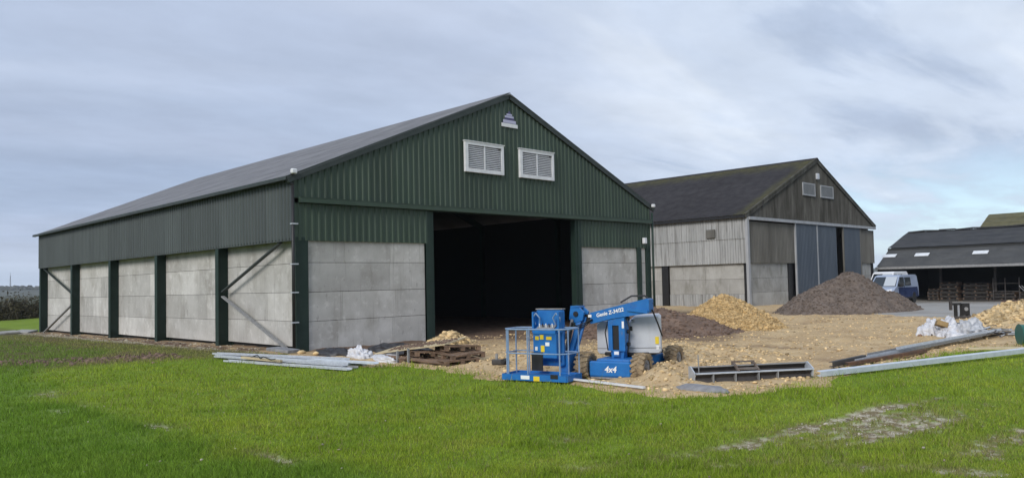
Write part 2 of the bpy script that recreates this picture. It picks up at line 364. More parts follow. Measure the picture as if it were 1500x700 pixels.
SEGS = [  # muddy / thin patches in the grass: (ax, ay, bx, by, radius, strength)
 (-3.96, -19.13, -1.84, -19.11, .22, .9), (-1.84, -19.11, .93, -19.58, .19, 1.0), (.93, -19.58, 1.9, -19.75, .12, .5), (-2.09, -20.1, -.03, -20.6, .22, .8), (-3.0, -19.5, -.9, -19.9, .28, .6), (-2.72, -21.39, -.69, -21.56, .3, .6), (-4.29, -20.76, -3.86, -21.79, .3, .6),
 (-5.4, -18.9, -4.0, -19.1, .22, .5), (-5.2, -19.6, -4.0, -20.4, .2, .45), (-6.3, -18.6, -5.9, -18.8, .2, .4), (-8.09, -14.44, -8.13, -15.62, .14, 0.68), (-8.23, -10.95, -8.05, -11.7, .2, 0.54), (-8.2, -9.0, -8.15, -9.6, .14, 0.43), (-8.29, -4.67, -8.2, -5.5, .32, 0.50),
 (-8.25, -7.4, -8.2, -7.8, .2, 0.50), (-8.86, -7.76, -8.7, -8.2, .18, 0.36), (-2.5, -14.6, -1.6, -15.6, .22, .35), (-5.2, -17.2, -4.6, -17.4, .2, .35)]
def mud_smooth(x, y):
    x = np.asarray(x, float); y = np.asarray(y, float); m_ = np.zeros(x.shape)
    for ax, ay, bx, by, r, st in SEGS:
        ex, ey = bx-ax, by-ay; t = np.clip(((x-ax)*ex+(y-ay)*ey)/(ex*ex+ey*ey), 0, 1)
        d = np.hypot(x-ax-t*ex, y-ay-t*ey)/r; m_ = np.maximum(m_, st*np.exp(-d*d*.8))
    # dirt strip along the barn side
    m_ = np.maximum(m_, .95*ss(-1.7, -.5, x)*ss(.6, -.1, x)*ss(-1, 1, y)*ss(38, 34, y))
    # broad poached area round the ruts on the right
    u = (x+1.4)*.98-(y+19.9)*.2; v = (y+19.9)*.98+(x+1.4)*.2
    m_ = np.maximum(m_, .74*np.exp(-(u/2.6)**2-(v/.85)**2))
    m_ = np.maximum(m_, .5*np.exp(-((x+2.2)/1.6)**2-((y+21.5)/.5)**2))
    return m_
def mud(x, y):
    m_ = mud_smooth(x, y)
    return np.clip((m_*1.15-.38+(fbm(x*2.2, y*3.0, 61)-.5)*.9+(fbm(x*9, y*9, 62, 3)-.5)*1.2)*1.9*ss(.02, .2, m_), 0, 1)
def deep(x, y):   # the rougher, darker sward left of the line of bare patches
    b = np.interp(y, [-24, -17, -15, -11, -5, 1, 8], [-7.2, -7.9, -8.15, -8.15, -8.3, -7.2, -3.2])
    return np.clip(ss(-.5, .6, b-x+(fbm(x*.8, y*.8, 71)-.5)*1.4), 0, 1)

# ------------------------------------------------------------------ ground sheets
def grid(xs, ys, zf):
    X, Y = np.meshgrid(xs, ys, indexing='ij'); Z = zf(X, Y)
    V = np.stack([X, Y, Z], -1).reshape(-1, 3); nx, ny = X.shape
    i = np.arange(nx*ny).reshape(nx, ny)
    Fa = np.stack([i[:-1, :-1], i[1:, :-1], i[1:, 1:], i[:-1, 1:]], -1).reshape(-1, 4)
    return V, Fa
geom = lambda a, b, n: np.sign(a)*np.geomspace(abs(a), abs(b), n)
def field_mat(): pass
MT['field'] = mat('turf', (.14, .215, .022), .95, (.19, .26, .034), .35, bump=.5, bscale=40, bdist=.02, spec=.1,
                  layers=[((.11, .13, .032), 1.1, (1, 1, 1), .55, .75, .6)],
                  attr=[('deep', (.13, .205, .032)), ('rough', lambda mix, rng, noise: mix(rng(noise(1.6, (1, 1, 1)), .38, .62), (.105, .115, .035), (.12, .088, .05))), ('far', lambda mix, rng, noise: mix(rng(noise(.012, (1, 1, 1)), .45, .55), (.06, .066, .04), (.085, .08, .055))), ('bare', lambda mix, rng, noise: mix(rng(noise(4.5, (1, 1, 1)), .44, .60), (.19, .155, .09), (.47, .43, .34)))])
xs = np.concatenate([-geom(2500, 26, 26), np.arange(-25, -13, .5), np.arange(-13, 6, .08), np.arange(6, 20, .5), geom(21, 2500, 24)])
ys = np.concatenate([-geom(2500, 30, 22), np.arange(-29, -24, .5), np.arange(-24, -17.4, .07), np.arange(-17.4, 9, .16), np.arange(9, 40, .6), geom(41, 2500, 26)])
V, Fa = grid(xs, ys, field_z)
def rough(x, y):   # trampled olive grass and clods beside the long wall
    return np.clip(ss(-12, -8, x)*ss(-.5, 3.5, y+(x+6)*.35+(fbm(x*.7, y*.7, 77)-.5)*3)*ss(60, 34, y)*ss(1, 0, x)*(.45+.8*fbm(x*.9, y*.5, 78)), 0, 1)
bare = mud(V[:, 0], V[:, 1]); rg_ = rough(V[:, 0], V[:, 1]); fr_ = ss(62, 76, V[:, 1]); dp = deep(V[:, 0], V[:, 1])*ss(60, 20, np.hypot(V[:, 0]+12, V[:, 1]+24))
quick('grass_field', V, Fa, 'field', attrs=dict(bare=bare, deep=dp, rough=rg_, far=fr_), smooth=True)['kind'] = 'structure'

MT['weed'] = mat('weed_leaf', (.15, .25, .04), .7, (.20, .30, .05), 3, tone=.4)
MT['paleclod'] = mat('pale_mud_clod', (.19, .155, .10), .9, (.44, .41, .34), 2.5, tone=.5)
MT['yard'] = mat('crushed_stone_yard', (.445, .315, .175), .95, (.60, .45, .26), 1.1, bump=.7, bscale=22, bdist=.04, spec=.1,
                 layers=[((.29, .185, .105), .55, (1, 1, 1), .50, .68, .6), ((.62, .50, .33), 6, (1, 1, 1), .54, .66, .75), ((.17, .115, .07), 9, (1, 1, 1), .56, .68, .7)],
                 attr=[('brown', lambda mix, rng, noise: mix(rng(noise(2.2, (1, 1, 1)), .35, .65), (.115, .076, .055), (.185, .128, .092)))])
xs = np.concatenate([np.arange(-3, 14, .13), np.arange(14, 34, .3), np.arange(34, 112, 1.5)])
ys = np.concatenate([-geom(62, 25, 16), np.arange(-24, 0, .13), np.arange(0, 14, .4), np.arange(14, 62, 1.5)])
V, Fa = grid(xs, ys, yard_z)
sdv = sdist(YARD, V[:, 0], V[:, 1]); keep = (sdv > -1.4)[Fa].all(1); Fa = Fa[keep]
used = np.unique(Fa); remap = -np.ones(len(V), int); remap[used] = np.arange(len(used)); V = V[used]; Fa = remap[Fa]
bx, by = V[:, 0], V[:, 1]
brown = np.clip(ss(-4.5, -.5, by+(fbm(bx*.5, by*.5, 81)-.5)*4)*ss(34, 24, bx) + .8*ss(5, 2, np.hypot(bx-10.5, by+6.3)+(fbm(bx, by, 82)-.5)*3), 0, 1)
brown = np.clip(brown*ss(-.2, .8, bx)+1.0*ss(.3, -.1, bx)*ss(-.5, 1, by)*ss(.25, .5, fbm(bx*3, by*1.2, 84)), 0, 1)
trk = np.zeros_like(bx)
for off in (-1.1, .9):
    yc = -10.6+off+2.6*np.sin((bx-2)*.13)+(bx-2)*.10; trk = np.maximum(trk, np.exp(-((by-yc)/.28)**2))
    xc = 9.5+off+.25*(by+4)+.8*np.sin(by*.3); trk = np.maximum(trk, .8*np.exp(-((bx-xc)/.28)**2)*(by < 2))
brown = np.clip(np.maximum(brown, trk*.65*ss(.35, .6, fbm(bx*1.2, by*1.2, 83))*ss(3, 6, bx)), 0, 1)
V[:, 2] -= trk*.03*ss(3, 6, bx)
quick('gravel_yard', V, Fa, 'yard', attrs=dict(brown=brown), smooth=True)['kind'] = 'structure'

MT['conc_yard'] = mat('worn_concrete_yard', (.25, .24, .225), .9, (.34, .33, .31), .35, bump=.3, bscale=10, layers=[((.32, .26, .19), .8, (1, 1, 1), .5, .75, .7), ((.16, .155, .15), 2, (1, .3, 1), .55, .75, .5)])
def conc_z(x, y):
    sd = sdist(CONC, x, y)+(fbm(x*.7, y*.7, 91)-.5)*2.2
    return gz(x, y)+np.where(sd > 0, .065, .065+np.clip(sd, -1.5, 0)*.12)+(fbm(x*.5, y*.5, 92)-.5)*.02
xs = np.concatenate([np.arange(24, 50, .5), np.arange(50, 106, 2)]); ys = np.concatenate([np.arange(-50, -24, 2), np.arange(-24, 6, .5), np.arange(6, 57, 2)])
V, Fa = grid(xs, ys, conc_z); sdv = sdist(CONC, V[:, 0], V[:, 1]); keep = (sdv > -2)[Fa].all(1); Fa = Fa[keep]
used = np.unique(Fa); remap = -np.ones(len(V), int); remap[used] = np.arange(len(used))
quick('concrete_yard', V[used], remap[Fa], 'conc_yard', smooth=True)['kind'] = 'structure'

# far hills all the way round, wooded along the crest
MT['hill'] = mat('far_hill', (.05, .06, .035), .95, (.075, .08, .05), .02, layers=[((.045, .045, .04), .05, (1, 1, 1), .5, .6, .8)])
az = np.radians(np.arange(0, 361, 2.5)); rr = np.array([900, 1200, 1450, 1700, 2300]); hh = np.array([-3, 3, 11, 15, -5.])
A, RR = np.meshgrid(az, rr, indexing='ij')
hz_ = hh[None]*(.75+.5*fbm(np.cos(A)*6+9, np.sin(A)*6+9, 101))
V = np.stack([np.cos(A)*RR, np.sin(A)*RR, hz_], -1).reshape(-1, 3); i = np.arange(V.shape[0]).reshape(A.shape)
Fa = np.stack([i[:-1, :-1], i[1:, :-1], i[1:, 1:], i[:-1, 1:]], -1).reshape(-1, 4)
quick('hills', V, Fa, 'hill', smooth=True)['kind'] = 'structure'

# ------------------------------------------------------------------ scatter builders
ICO = None
def icos():
    t = (1+5**.5)/2
    v = np.array([(-1, t, 0), (1, t, 0), (-1, -t, 0), (1, -t, 0), (0, -1, t), (0, 1, t), (0, -1, -t), (0, 1, -t), (t, 0, -1), (t, 0, 1), (-t, 0, -1), (-t, 0, 1)], float)
    f = np.array([(0, 11, 5), (0, 5, 1), (0, 1, 7), (0, 7, 10), (0, 10, 11), (1, 5, 9), (5, 11, 4), (11, 10, 2), (10, 7, 6), (7, 1, 8), (3, 9, 4), (3, 4, 2), (3, 2, 6), (3, 6, 8), (3, 8, 9), (4, 9, 5), (2, 4, 11), (6, 2, 10), (8, 6, 7), (9, 8, 1)])
    return v/np.linalg.norm(v[0]), f
IV, IF = icos()
def stones(name, P, size, material, parent=None):
    n = len(P); size = np.broadcast_to(size, (n,))
    sc = size[:, None]*RNG.uniform(.55, 1.25, (n, 3))*np.array([1, 1, .72])
    jit = 1+RNG.uniform(-.28, .28, (n, 12, 1))
    v = IV[None]*jit*sc[:, None]
    a = RNG.uniform(0, 6.28, n); c, s = np.cos(a)[:, None], np.sin(a)[:, None]
    x = v[..., 0]*c-v[..., 1]*s; y = v[..., 0]*s+v[..., 1]*c
    v = np.stack([x, y, v[..., 2]], -1)+P[:, None]
    f = (IF[None]+12*np.arange(n)[:, None, None]).reshape(-1, 3)
    return quick(name, v.reshape(-1, 3), f, material, parent, dict(tone=np.repeat(RNG.uniform(0, 1, n), 12)))

# loose stones over the yard, thickest on the heaped banks by the lift
def yard_stones():
    n = 60000
    d = RNG.uniform(14, 46, n)**1; a = RNG.uniform(-.2, .70, n)
    f2 = np.array([.719, .695]); r_ = np.array([.695, -.719])
    P = np.array([-12.63, -24.38])[None]+d[:, None]*(f2[None]+a[:, None]*r_[None])
    x, y = P[:, 0], P[:, 1]
    dens = .07+.20*ss(.45, .62, fbm(x*.9, y*.9, 111))
    for bx, by, br, bh in BUMPS: dens = np.maximum(dens, 1.0*np.exp(-((x-bx)**2+(y-by)**2)/(br*br*1.1))*(bh > .11))
    dens = np.maximum(dens, .55*ss(1.0, .2, sdist(YARD, x, y))*ss(-7, -10, y))
    k = (yard_sd(x, y) > .03) & (RNG.uniform(0, 1, n) < dens) & ~((x > -.2) & (x < 20) & (y > -.4)) & (sdist(CONC, x, y) < .5)
    P = P[k]; d = d[k]
    z = yard_z(P[:, 0], P[:, 1]); sz = RNG.gamma(1.8, .010, len(P))+.009; sz = np.minimum(sz, .06)
    o = stones('loose_stones', np.c_[P, z+sz*.15], sz, 'tanstone'); o['kind'] = 'stuff'
yard_stones()

def chips():
    n = 60; d = 1/(1/5.5+RNG.uniform(0, 1, n)*(1/26-1/5.5)); a = RNG.uniform(-.7, .66, n)
    P = np.array([-12.63, -24.38])[None]+d[:, None]*(np.array([.719, .695])[None]+a[:, None]*np.array([.695, -.719])[None]); x, y = P[:, 0], P[:, 1]
    k = (yard_sd(x, y) < -.1) & ~((x > -.5) & (y > 0)); x = x[k]; y = y[k]; sz = RNG.uniform(.008, .022, len(x))
    stones('pale_chips', np.c_[x, y, field_z(x, y)+.035], sz, 'paleclod')['kind'] = 'stuff'
chips()
def mud_clods():
    n = 9000; x = RNG.uniform(-7, 3, n); y = RNG.uniform(-22.5, -17.5, n); k = mud(x, y) > RNG.uniform(.2, .9, n); x = x[k]; y = y[k]
    sz = np.minimum(RNG.gamma(1.4, .006, len(x))+.005, .035); stones('mud_clods', np.c_[x, y, field_z(x, y)+sz*.1], sz, 'paleclod')['kind'] = 'stuff'
mud_clods()
def wall_foot():
    n = 1100; x = RNG.normal(-.3, .35, n); y = RNG.uniform(.3, 34, n); k = (x < .5)
    x = x[k]; y = y[k]; sz = np.minimum(RNG.gamma(1.4, .011, len(x))+.008, .07)
    z = np.maximum(field_z(x, y), yard_z(x, y)); stones('wall_foot_rubble', np.c_[x, y, z+sz*.1], sz, 'paleclod')['kind'] = 'stuff'
wall_foot()
def clods():
    n = 1500; t = RNG.uniform(0, 1, n); x = -8.6+5.6*t+RNG.normal(0, .35, n); y = 7.4-4.6*t+RNG.normal(0, .9, n)
    sz = np.minimum(RNG.gamma(1.6, .02, n)+.012, .11)
    stones('soil_clods', np.c_[x, y, field_z(x, y)+sz*.1], sz, 'brownsoil')['kind'] = 'stuff'
clods()
def grass():
    n = 560000
    u = RNG.uniform(0, 1, n); d = 1/(1/5.2+u*(1/46-1/5.2))       # even in the picture height
    a = RNG.uniform(-.80, .68, n)
    P = np.array([-12.63, -24.38])[None]+d[:, None]*(np.array([.719, .695])[None]+a[:, None]*np.array([.695, -.719])[None])
    x, y = P[:, 0], P[:, 1]
    sd = yard_sd(x, y); md = mud(x, y); cl = fbm(x*2.6, y*2.6, 121)
    k = (sd < .12) & (RNG.uniform(0, 1, n) > md*.90) & (RNG.uniform(0, 1, n) < .45+.9*cl) & ~((x > .2) & (y > 0) & (x < 20) & (y < 34))
    P = P[k]; d = d[k]; x, y = P[:, 0], P[:, 1]; n = len(P); cl = cl[k]; sd = sd[k]; md = md[k]
    dpb = deep(x, y)
    z = field_z(x, y)
    tuft = ss(.60, .72, fbm(x*1.4+9, y*1.4, 131)); h = RNG.uniform(.02, .06, n)*(.45+1.1*cl)*(1+.55*tuft)*(1+1.1*(RNG.uniform(0, 1, n) > .975))*(1+.25*dpb)*(1-.5*md)*(1+.10*np.clip(d-9, 0, 20)*.25)*(1+.6*ss(-.35, .0, sd))
    w = .0028+.00042*d
    th = RNG.uniform(0, 6.28, n); ph = RNG.uniform(0, 6.28, n); lean = RNG.uniform(.1, .9, n)*h
    B = np.c_[x, y, z-.012]; W_ = np.c_[np.cos(th)*w, np.sin(th)*w, 0*w]
    T = B+np.c_[np.cos(ph)*lean, np.sin(ph)*lean, h+.012]
    V = np.stack([B-W_, B+W_, T], 1).reshape(-1, 3); Fa = np.arange(3*n).reshape(-1, 3)
    at = dict(tone=np.repeat(RNG.uniform(0, 1, n), 3), deep=np.repeat(dpb*.75, 3), dry=np.repeat(np.clip(md*.9+rough(x, y)*.75+.55*np.clip(mud_smooth(x, y), 0, 1)+(RNG.uniform(0, 1, n) > .90)*.8, 0, 1), 3))
    quick('grass', V, Fa, 'blade', attrs=at)['kind'] = 'stuff'
grass()

# ------------------------------------------------------------------ corrugated sheet
def corr(u0, u1, zb, zt, place, pitch=.25, depth=.035, kind='box', nz=1):
    """ribbed sheet between u0 and u1; zb / zt constants or functions of u; place(u, out, z) -> point"""
    us = []
    k = math.floor(u0/pitch)*pitch
    prof = [(0, 0), (.50, 0), (.62, 1), (.88, 1)] if kind == 'box' else [(0, .0), (.17, .25), (.33, .8), (.5, 1), (.67, .8), (.83, .25)]
    def dep(u):
        t = (u/pitch) % 1.0
        pr = prof+[(1.0, prof[0][1])]
        for (a, da), (b, db) in zip(pr[:-1], pr[1:]):
            if a <= t <= b: return (da+(db-da)*(t-a)/(b-a))*depth
        return 0
    us = [u0]
    while k < u1:
        for a, _ in prof:
            u = k+a*pitch
            if u0+.004 < u < u1-.004: us.append(u)
        k += pitch
    us.append(u1)
    f = lambda g, u: g(u) if callable(g) else g
    mb = MB(); n = len(us)
    for u in us:
        d = dep(u); mb.v.append(tuple(place(u, d, f(zb, u)))); mb.v.append(tuple(place(u, d, f(zt, u))))
    # back face 4 mm behind so the sheet has its own thickness
    for u in us:
        d = dep(u)-.004; mb.v.append(tuple(place(u, d, f(zb, u)))); mb.v.append(tuple(place(u, d, f(zt, u))))
    o = 2*n
    for i in range(n-1):
        a = 2*i
        mb.f.append((a, a+2, a+3, a+1)); mb.f.append((o+a, o+a+1, o+a+3, o+a+2))
        mb.f.append((a, o+a, o+a+2, a+2)); mb.f.append((a+1, a+3, o+a+3, o+a+1))
    mb.f.append((0, 1, o+1, o)); e = 2*(n-1); mb.f.append((e, o+e, o+e+1, e+1))
    mb.m = [0]*len(mb.f)
    return mb
def roof_sheet(length, width, pitch=.18, depth=.03):
    """flat-lying corrugated sheet mesh: x up the slope 0..length, y across 0..width, z out"""
    return corr(0, width, 0, length, lambda u, d, z: (z, u, d), pitch, depth, 'wave')

# ------------------------------------------------------------------ GREEN BARN
BW, BL, HE, HP, HS, HC = 19.76, 33.65, 5.92, 10.20, 5.16, 3.77
def green_barn():
    T = thing('green_barn', 'large dark green clad barn with grey concrete panel walls and wide open doorway', 'barn')
    slope = lambda x: HE+(HP-HE)*(1-abs(x-BW/2)/(BW/2))
    g = lambda u, d, z: (u, -d, z)
    sd = lambda u, d, z: (-d, u, z)
    drop = lambda y: -.33*y/BL
    # gable sheets
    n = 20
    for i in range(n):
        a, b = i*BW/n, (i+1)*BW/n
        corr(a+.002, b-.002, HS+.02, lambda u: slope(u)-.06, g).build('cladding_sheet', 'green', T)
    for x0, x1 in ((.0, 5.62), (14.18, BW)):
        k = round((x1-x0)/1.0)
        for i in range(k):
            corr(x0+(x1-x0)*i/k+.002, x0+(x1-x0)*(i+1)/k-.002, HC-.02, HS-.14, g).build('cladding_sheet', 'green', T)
    # side sheets
    n = 34
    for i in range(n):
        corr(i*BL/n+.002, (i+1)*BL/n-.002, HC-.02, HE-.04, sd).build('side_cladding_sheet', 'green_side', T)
    # sliding-door rail over the opening
    mb = MB(); mb.bb(.12, BW-.06, -.20, -.045, HS-.13, HS+.045); mb.bb(.12, BW-.06, -.215, -.05, HS+.045, HS+.06); mb.build('door_rail', 'green', T)
    mb = MB(); mb.bb(5.0, 14.6, -.04, .10, HS-.16, HS-.06); mb.build('door_lintel', 'green_dark', T)
    # verge flashing + eave
    for sgn in (-1, 1):
        x0, x1 = (0-.28, BW/2) if sgn < 0 else (BW+.28, BW/2)
        z0, z1 = HE-.12, HP
        mb = MB(); mb.bar((x0, -.075, z0-.02), (x1, -.075, z1-.02), .09, .24, (0, 0, 1)); mb.build('barge_board', 'flash', T)
    # roof: visible slope sheet by sheet, far slope joined
    sl = math.hypot(BW/2, HP-HE); ang = math.atan2(HP-HE, BW/2); ov = .32
    rows = 5; ln = (sl+ov)/rows; nw = 33; wd = (BL+.3)/nw
    me = None
    for r in range(rows):
        for i in range(nw):
            if me is None:
                o = roof_sheet(ln+.10, wd-.004).build('roof_sheet', 'fibre_roof', T); me = o.data
            else: o = link('roof_sheet', me, T)
            s0 = -ov+r*ln
            o.rotation_euler = (0, -ang, 0)
            o.location = (s0*math.cos(ang)-math.sin(ang)*(.02), -.13+i*wd, HE+.02+s0*math.sin(ang)+r*.012+.02)
    mb = corr(-.13, BL+.17, 0, sl+.32, lambda u, d, z: (BW+.3-z*math.cos(ang)+d*math.sin(ang), u, HE-.10+z*math.sin(ang)+d*math.cos(ang)), .18, .03, 'wave'); mb.build('roof_slope', 'fibre_roof', T)
    mb = MB(); mb.prism([(BW/2-.30, HP-.08), (BW/2, HP+.07), (BW/2+.30, HP-.08), (BW/2, HP+.015)], -.16, BL+.2); mb.build('ridge_cap', 'fibre_roof', T)
    mb = MB(); mb.prism([(-.34, HE-.15), (-.20, HE-.15), (-.20, HE-.02), (-.22, HE-.02), (-.22, HE-.12), (-.32, HE-.12), (-.32, HE-.03), (-.34, HE-.03)], -.1, BL+.1); mb.build('gutter', 'flash', T)
    # ridge verge hook on the upper left slope
    # concrete: gable
    def panel(x0, x1, z0, z1, y):
        MB().rbox(x0+.002, x1-.002, y, y+.14, z0+.007, z1-.007, .007).build('concrete_panel', 'concrete', T)
    Z = [-.08, .99, 1.99, 3.0, 3.80]
    rowsj = [[1.61, 3.89], [1.83, 4.04], [3.81], [1.92, 3.84]]
    for r in range(4):
        xs_ = [.52]+rowsj[r]+[5.40]
        for a, b in zip(xs_[:-1], xs_[1:]): panel(a, b, Z[r], Z[r+1], .06)
        xs_ = [14.42, 16.0 if r % 2 else 15.3, 17.7 if r % 2 else 17.2, 19.35]
        for a, b in zip(xs_[:-1], xs_[1:]): panel(a, b, Z[r], Z[r+1], .06)
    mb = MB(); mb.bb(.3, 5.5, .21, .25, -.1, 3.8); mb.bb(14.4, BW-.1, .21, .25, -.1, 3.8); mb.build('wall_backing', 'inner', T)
    # columns: gable corner, door jambs, right end
    def hcol(name, x0, x1, y0, y1, z0, z1):
        mb = MB(); w = x1-x0; xm = (x0+x1)/2
        mb.bb(x0, x1, y0, y0+.03, z0, z1); mb.bb(x0, x1, y1-.03, y1, z0, z1); mb.bb(xm-.02, xm+.02, y0+.03, y1-.03, z0, z1)
        return mb.build(name, 'green_dark', T)
    MB().rbox(.03, .50, -.01, .25, -.1, HC+.1, .015).build('corner_column', 'green_dark', T)
    hcol('door_column', 5.42, 5.66, -.03, .34, -.1, HS-.17); hcol('door_column', 14.14, 14.38, -.03, .34, -.1, HS-.17)
    MB().bb(5.665, 5.80, .0, .30, -.1, HS-.17).build('door_jamb', 'green_dark', T)
    MB().bb(13.99, 14.13, .0, .30, -.1, HS-.17).build('door_jamb', 'green_dark', T)
    MB().bb(18.62, 18.90, -.06, .05, -.1, HC).build('gable_post', 'green_dark', T)
    MB().rbox(19.36, 19.74, -.02, .25, -.1, HC+.1, .015).build('corner_column', 'green_dark', T)
    # side columns and panels
    cols = [6.2, 12.85, 19.45, 26.3, 33.3]       # outer flange, near edge
    for y in cols:
        z0 = drop(y)-.1
        mb = MB(); mb.bb(.01, .04, y, y+.30, z0, HC+.2); mb.bb(.04, .58, y+.13, y+.17, z0, HC+.2); mb.bb(.58, .61, y, y+.30, z0, HC+.2); mb.build('side_column', 'green_dark', T)
    edges = [.45]+[c for c in cols]
    for b in range(5):
        y0 = edges[b] if b == 0 else edges[b]+.18; y1 = edges[b+1]+.12
        if b == 4: y1 = cols[4]+.12
        for r in range(4):
            js = [y0, y0+(y1-y0)*(.42 if (r+b) % 2 else .62), y1]
            if (r*3+b) % 4 == 0: js = [y0, y0+(y1-y0)*.3, y0+(y1-y0)*.68, y1]
            dz = drop((y0+y1)/2)*(1 if r == 0 else .0)
            for a, c in zip(js[:-1], js[1:]):
                MB().rbox(.44, .57, a+.002, c-.002, Z[r]+.006+(dz+.22 if r == 0 else drop(y0)*(1-r/4)), Z[r+1]-.006+drop(y0)*(1-(r+1)/4), .007).build('concrete_panel', 'concrete', T)
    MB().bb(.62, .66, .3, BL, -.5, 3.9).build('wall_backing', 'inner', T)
    # soffit strip under the side cladding
    MB().bb(.0, .6, .3, BL-.02, HC+.02, HC+.06).build('cladding_soffit', 'flash', T)
    # bracing rods in the first and last bay
    for (y0, z0, y1, z1) in ((1.25, 3.74, 6.1, 2.06), (6.1, 1.88, .75, .02), (32.9, 3.70, 26.9, 2.16), (26.9, 1.45, 32.9, -.28)):
        mb = MB(); mb.bar((.14, y0, z0), (.14, y1, z1), .05, .13, (1, 0, 0)); mb.build('brace', 'flash' if z0 > 2.5 else 'grey_mid', T)
    # downpipes
    mb = MB(); mb.tube((-.10, -.10, .05), (-.10, -.10, 5.6), .055, 8); mb.path([(-.10, -.10, 5.6), (-.22, .05, 5.78)], .055); dp_ = mb.build('downpipe', 'black', T, smooth=True)
    for z in (1.0, 2.0, 2.95, 4.3): mb = MB(); mb.bb(-.17, .06, -.16, -.03, z-.02, z+.02); mb.build('bracket', 'galv', dp_)
    mb = MB(); mb.tube((19.80, -.12, .05), (19.80, -.12, 5.6), .06, 8); dp_ = mb.build('downpipe', 'green_dark', T, smooth=True)
    # louvres
    for (x0, x1) in ((7.36, 9.46), (10.41, 12.52)):
        z0, z1 = 6.70, 7.95
        fr = MB(); w = .13; y0, y1 = -.16, -.04
        fr.bb(x0, x1, y0, y1, z0, z0+w+.03); fr.bb(x0, x1, y0, y1, z1-w, z1); fr.bb(x0, x0+w+.02, y0, y1, z0+w+.03, z1-w); fr.bb(x1-w, x1, y0, y1, z0+w+.03, z1-w)
        fr.bb((x0+x1)/2-.03, (x0+x1)/2+.03, y0+.02, y1, z0+w+.03, z1-w); fr.bb(x0-.04, x1+.04, y0-.03, y1, z1, z1+.03)
        v = fr.build('louvre_vent', 'white', T)
        MB().bb(x0+.05, x1-.05, -.05, -.042, z0+.05, z1-.05).build('vent_backing', 'louvre_back', v)
        for hx0, hx1 in ((x0+w+.02, (x0+x1)/2-.03), ((x0+x1)/2+.03, x1-w)):
            me = None; k = 12
            for i in range(k):
                zc = z0+w+.06+(z1-w-z0-w-.08)*(i+.5)/k
                if me is None: o = MB().box((0, 0, 0), (hx1-hx0-.01, .085, .016), Matrix.Rotation(R(38), 3, 'X')).build('louvre_slat', 'white', v); me = o.data
                else: o = link('louvre_slat', me, v)
                o.location = ((hx0+hx1)/2, -.10, zc)
        MB().box((x1-w-.09, -.125, z1-w-.05), (.09, .05, .05)).build('bird_nest', 'black', v)
    # small crest near the apex
    cr = MB().bb(9.46, 10.38, -.075, -.045, 8.82, 8.98).build('gable_crest', 'white', T)
    for (a, b, z0, z1, mt) in ((9.56, 10.28, 9.00, 9.13, 'lilac'), (9.66, 10.18, 9.15, 9.22, 'violet'), (9.66, 10.16, 9.23, 9.31, 'lilac'), (9.76, 10.06, 9.33, 9.40, 'lilac')):
        MB().bb(a, b, -.072, -.045, z0, z1).build('crest_bar', mt, cr)
    MB().prism([(9.50, 8.97), (10.34, 8.97), (9.92, 9.55)], -.055, -.044).build('crest_backing', 'violet', cr)
    # lamps and boxes
    for (x, y, z) in ((-.12, -.22, 6.02), (BW+.05, -.2, 5.93)):
        mb = MB(); mb.rbox(x-.10, x+.10, y-.09, y+.06, z-.05, z+.11, .03); f = mb.build('floodlight', 'white', T); MB().bb(x-.03, x+.03, y+.06, y+.16, z-.12, z+.05).build('bracket', 'black', f)
    mb = MB(); mb.rbox(18.98, 19.20, -.22, -.06, 3.98, 4.28, .02); mb.build('alarm_box', 'white', T)
    # rest of the shell (dark inside) and portal frames
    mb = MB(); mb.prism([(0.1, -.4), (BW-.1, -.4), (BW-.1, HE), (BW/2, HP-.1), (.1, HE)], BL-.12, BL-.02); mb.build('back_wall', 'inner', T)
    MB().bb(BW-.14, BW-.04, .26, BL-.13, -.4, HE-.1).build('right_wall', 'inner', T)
    MB().bb(3.0, BW-.3, BL-.32, BL-.14, -.4, 1.0).build('rear_push_wall', 'concrete', T)
    for y in (6.3, 12.9, 19.5, 26.4):
        mb = MB()
        for x in (.85, BW-.4): mb.bb(x-.12, x+.12, y-.1, y+.1, -.3, HE-.2)
        for s_2 in (-1, 1): mb.bar((BW/2+s_2*(BW/2-.5), y, HE-.25), (BW/2, y, HP-.3), .18, .35)
        mb.build('portal_frame', 'green_dark', T)
green_barn()

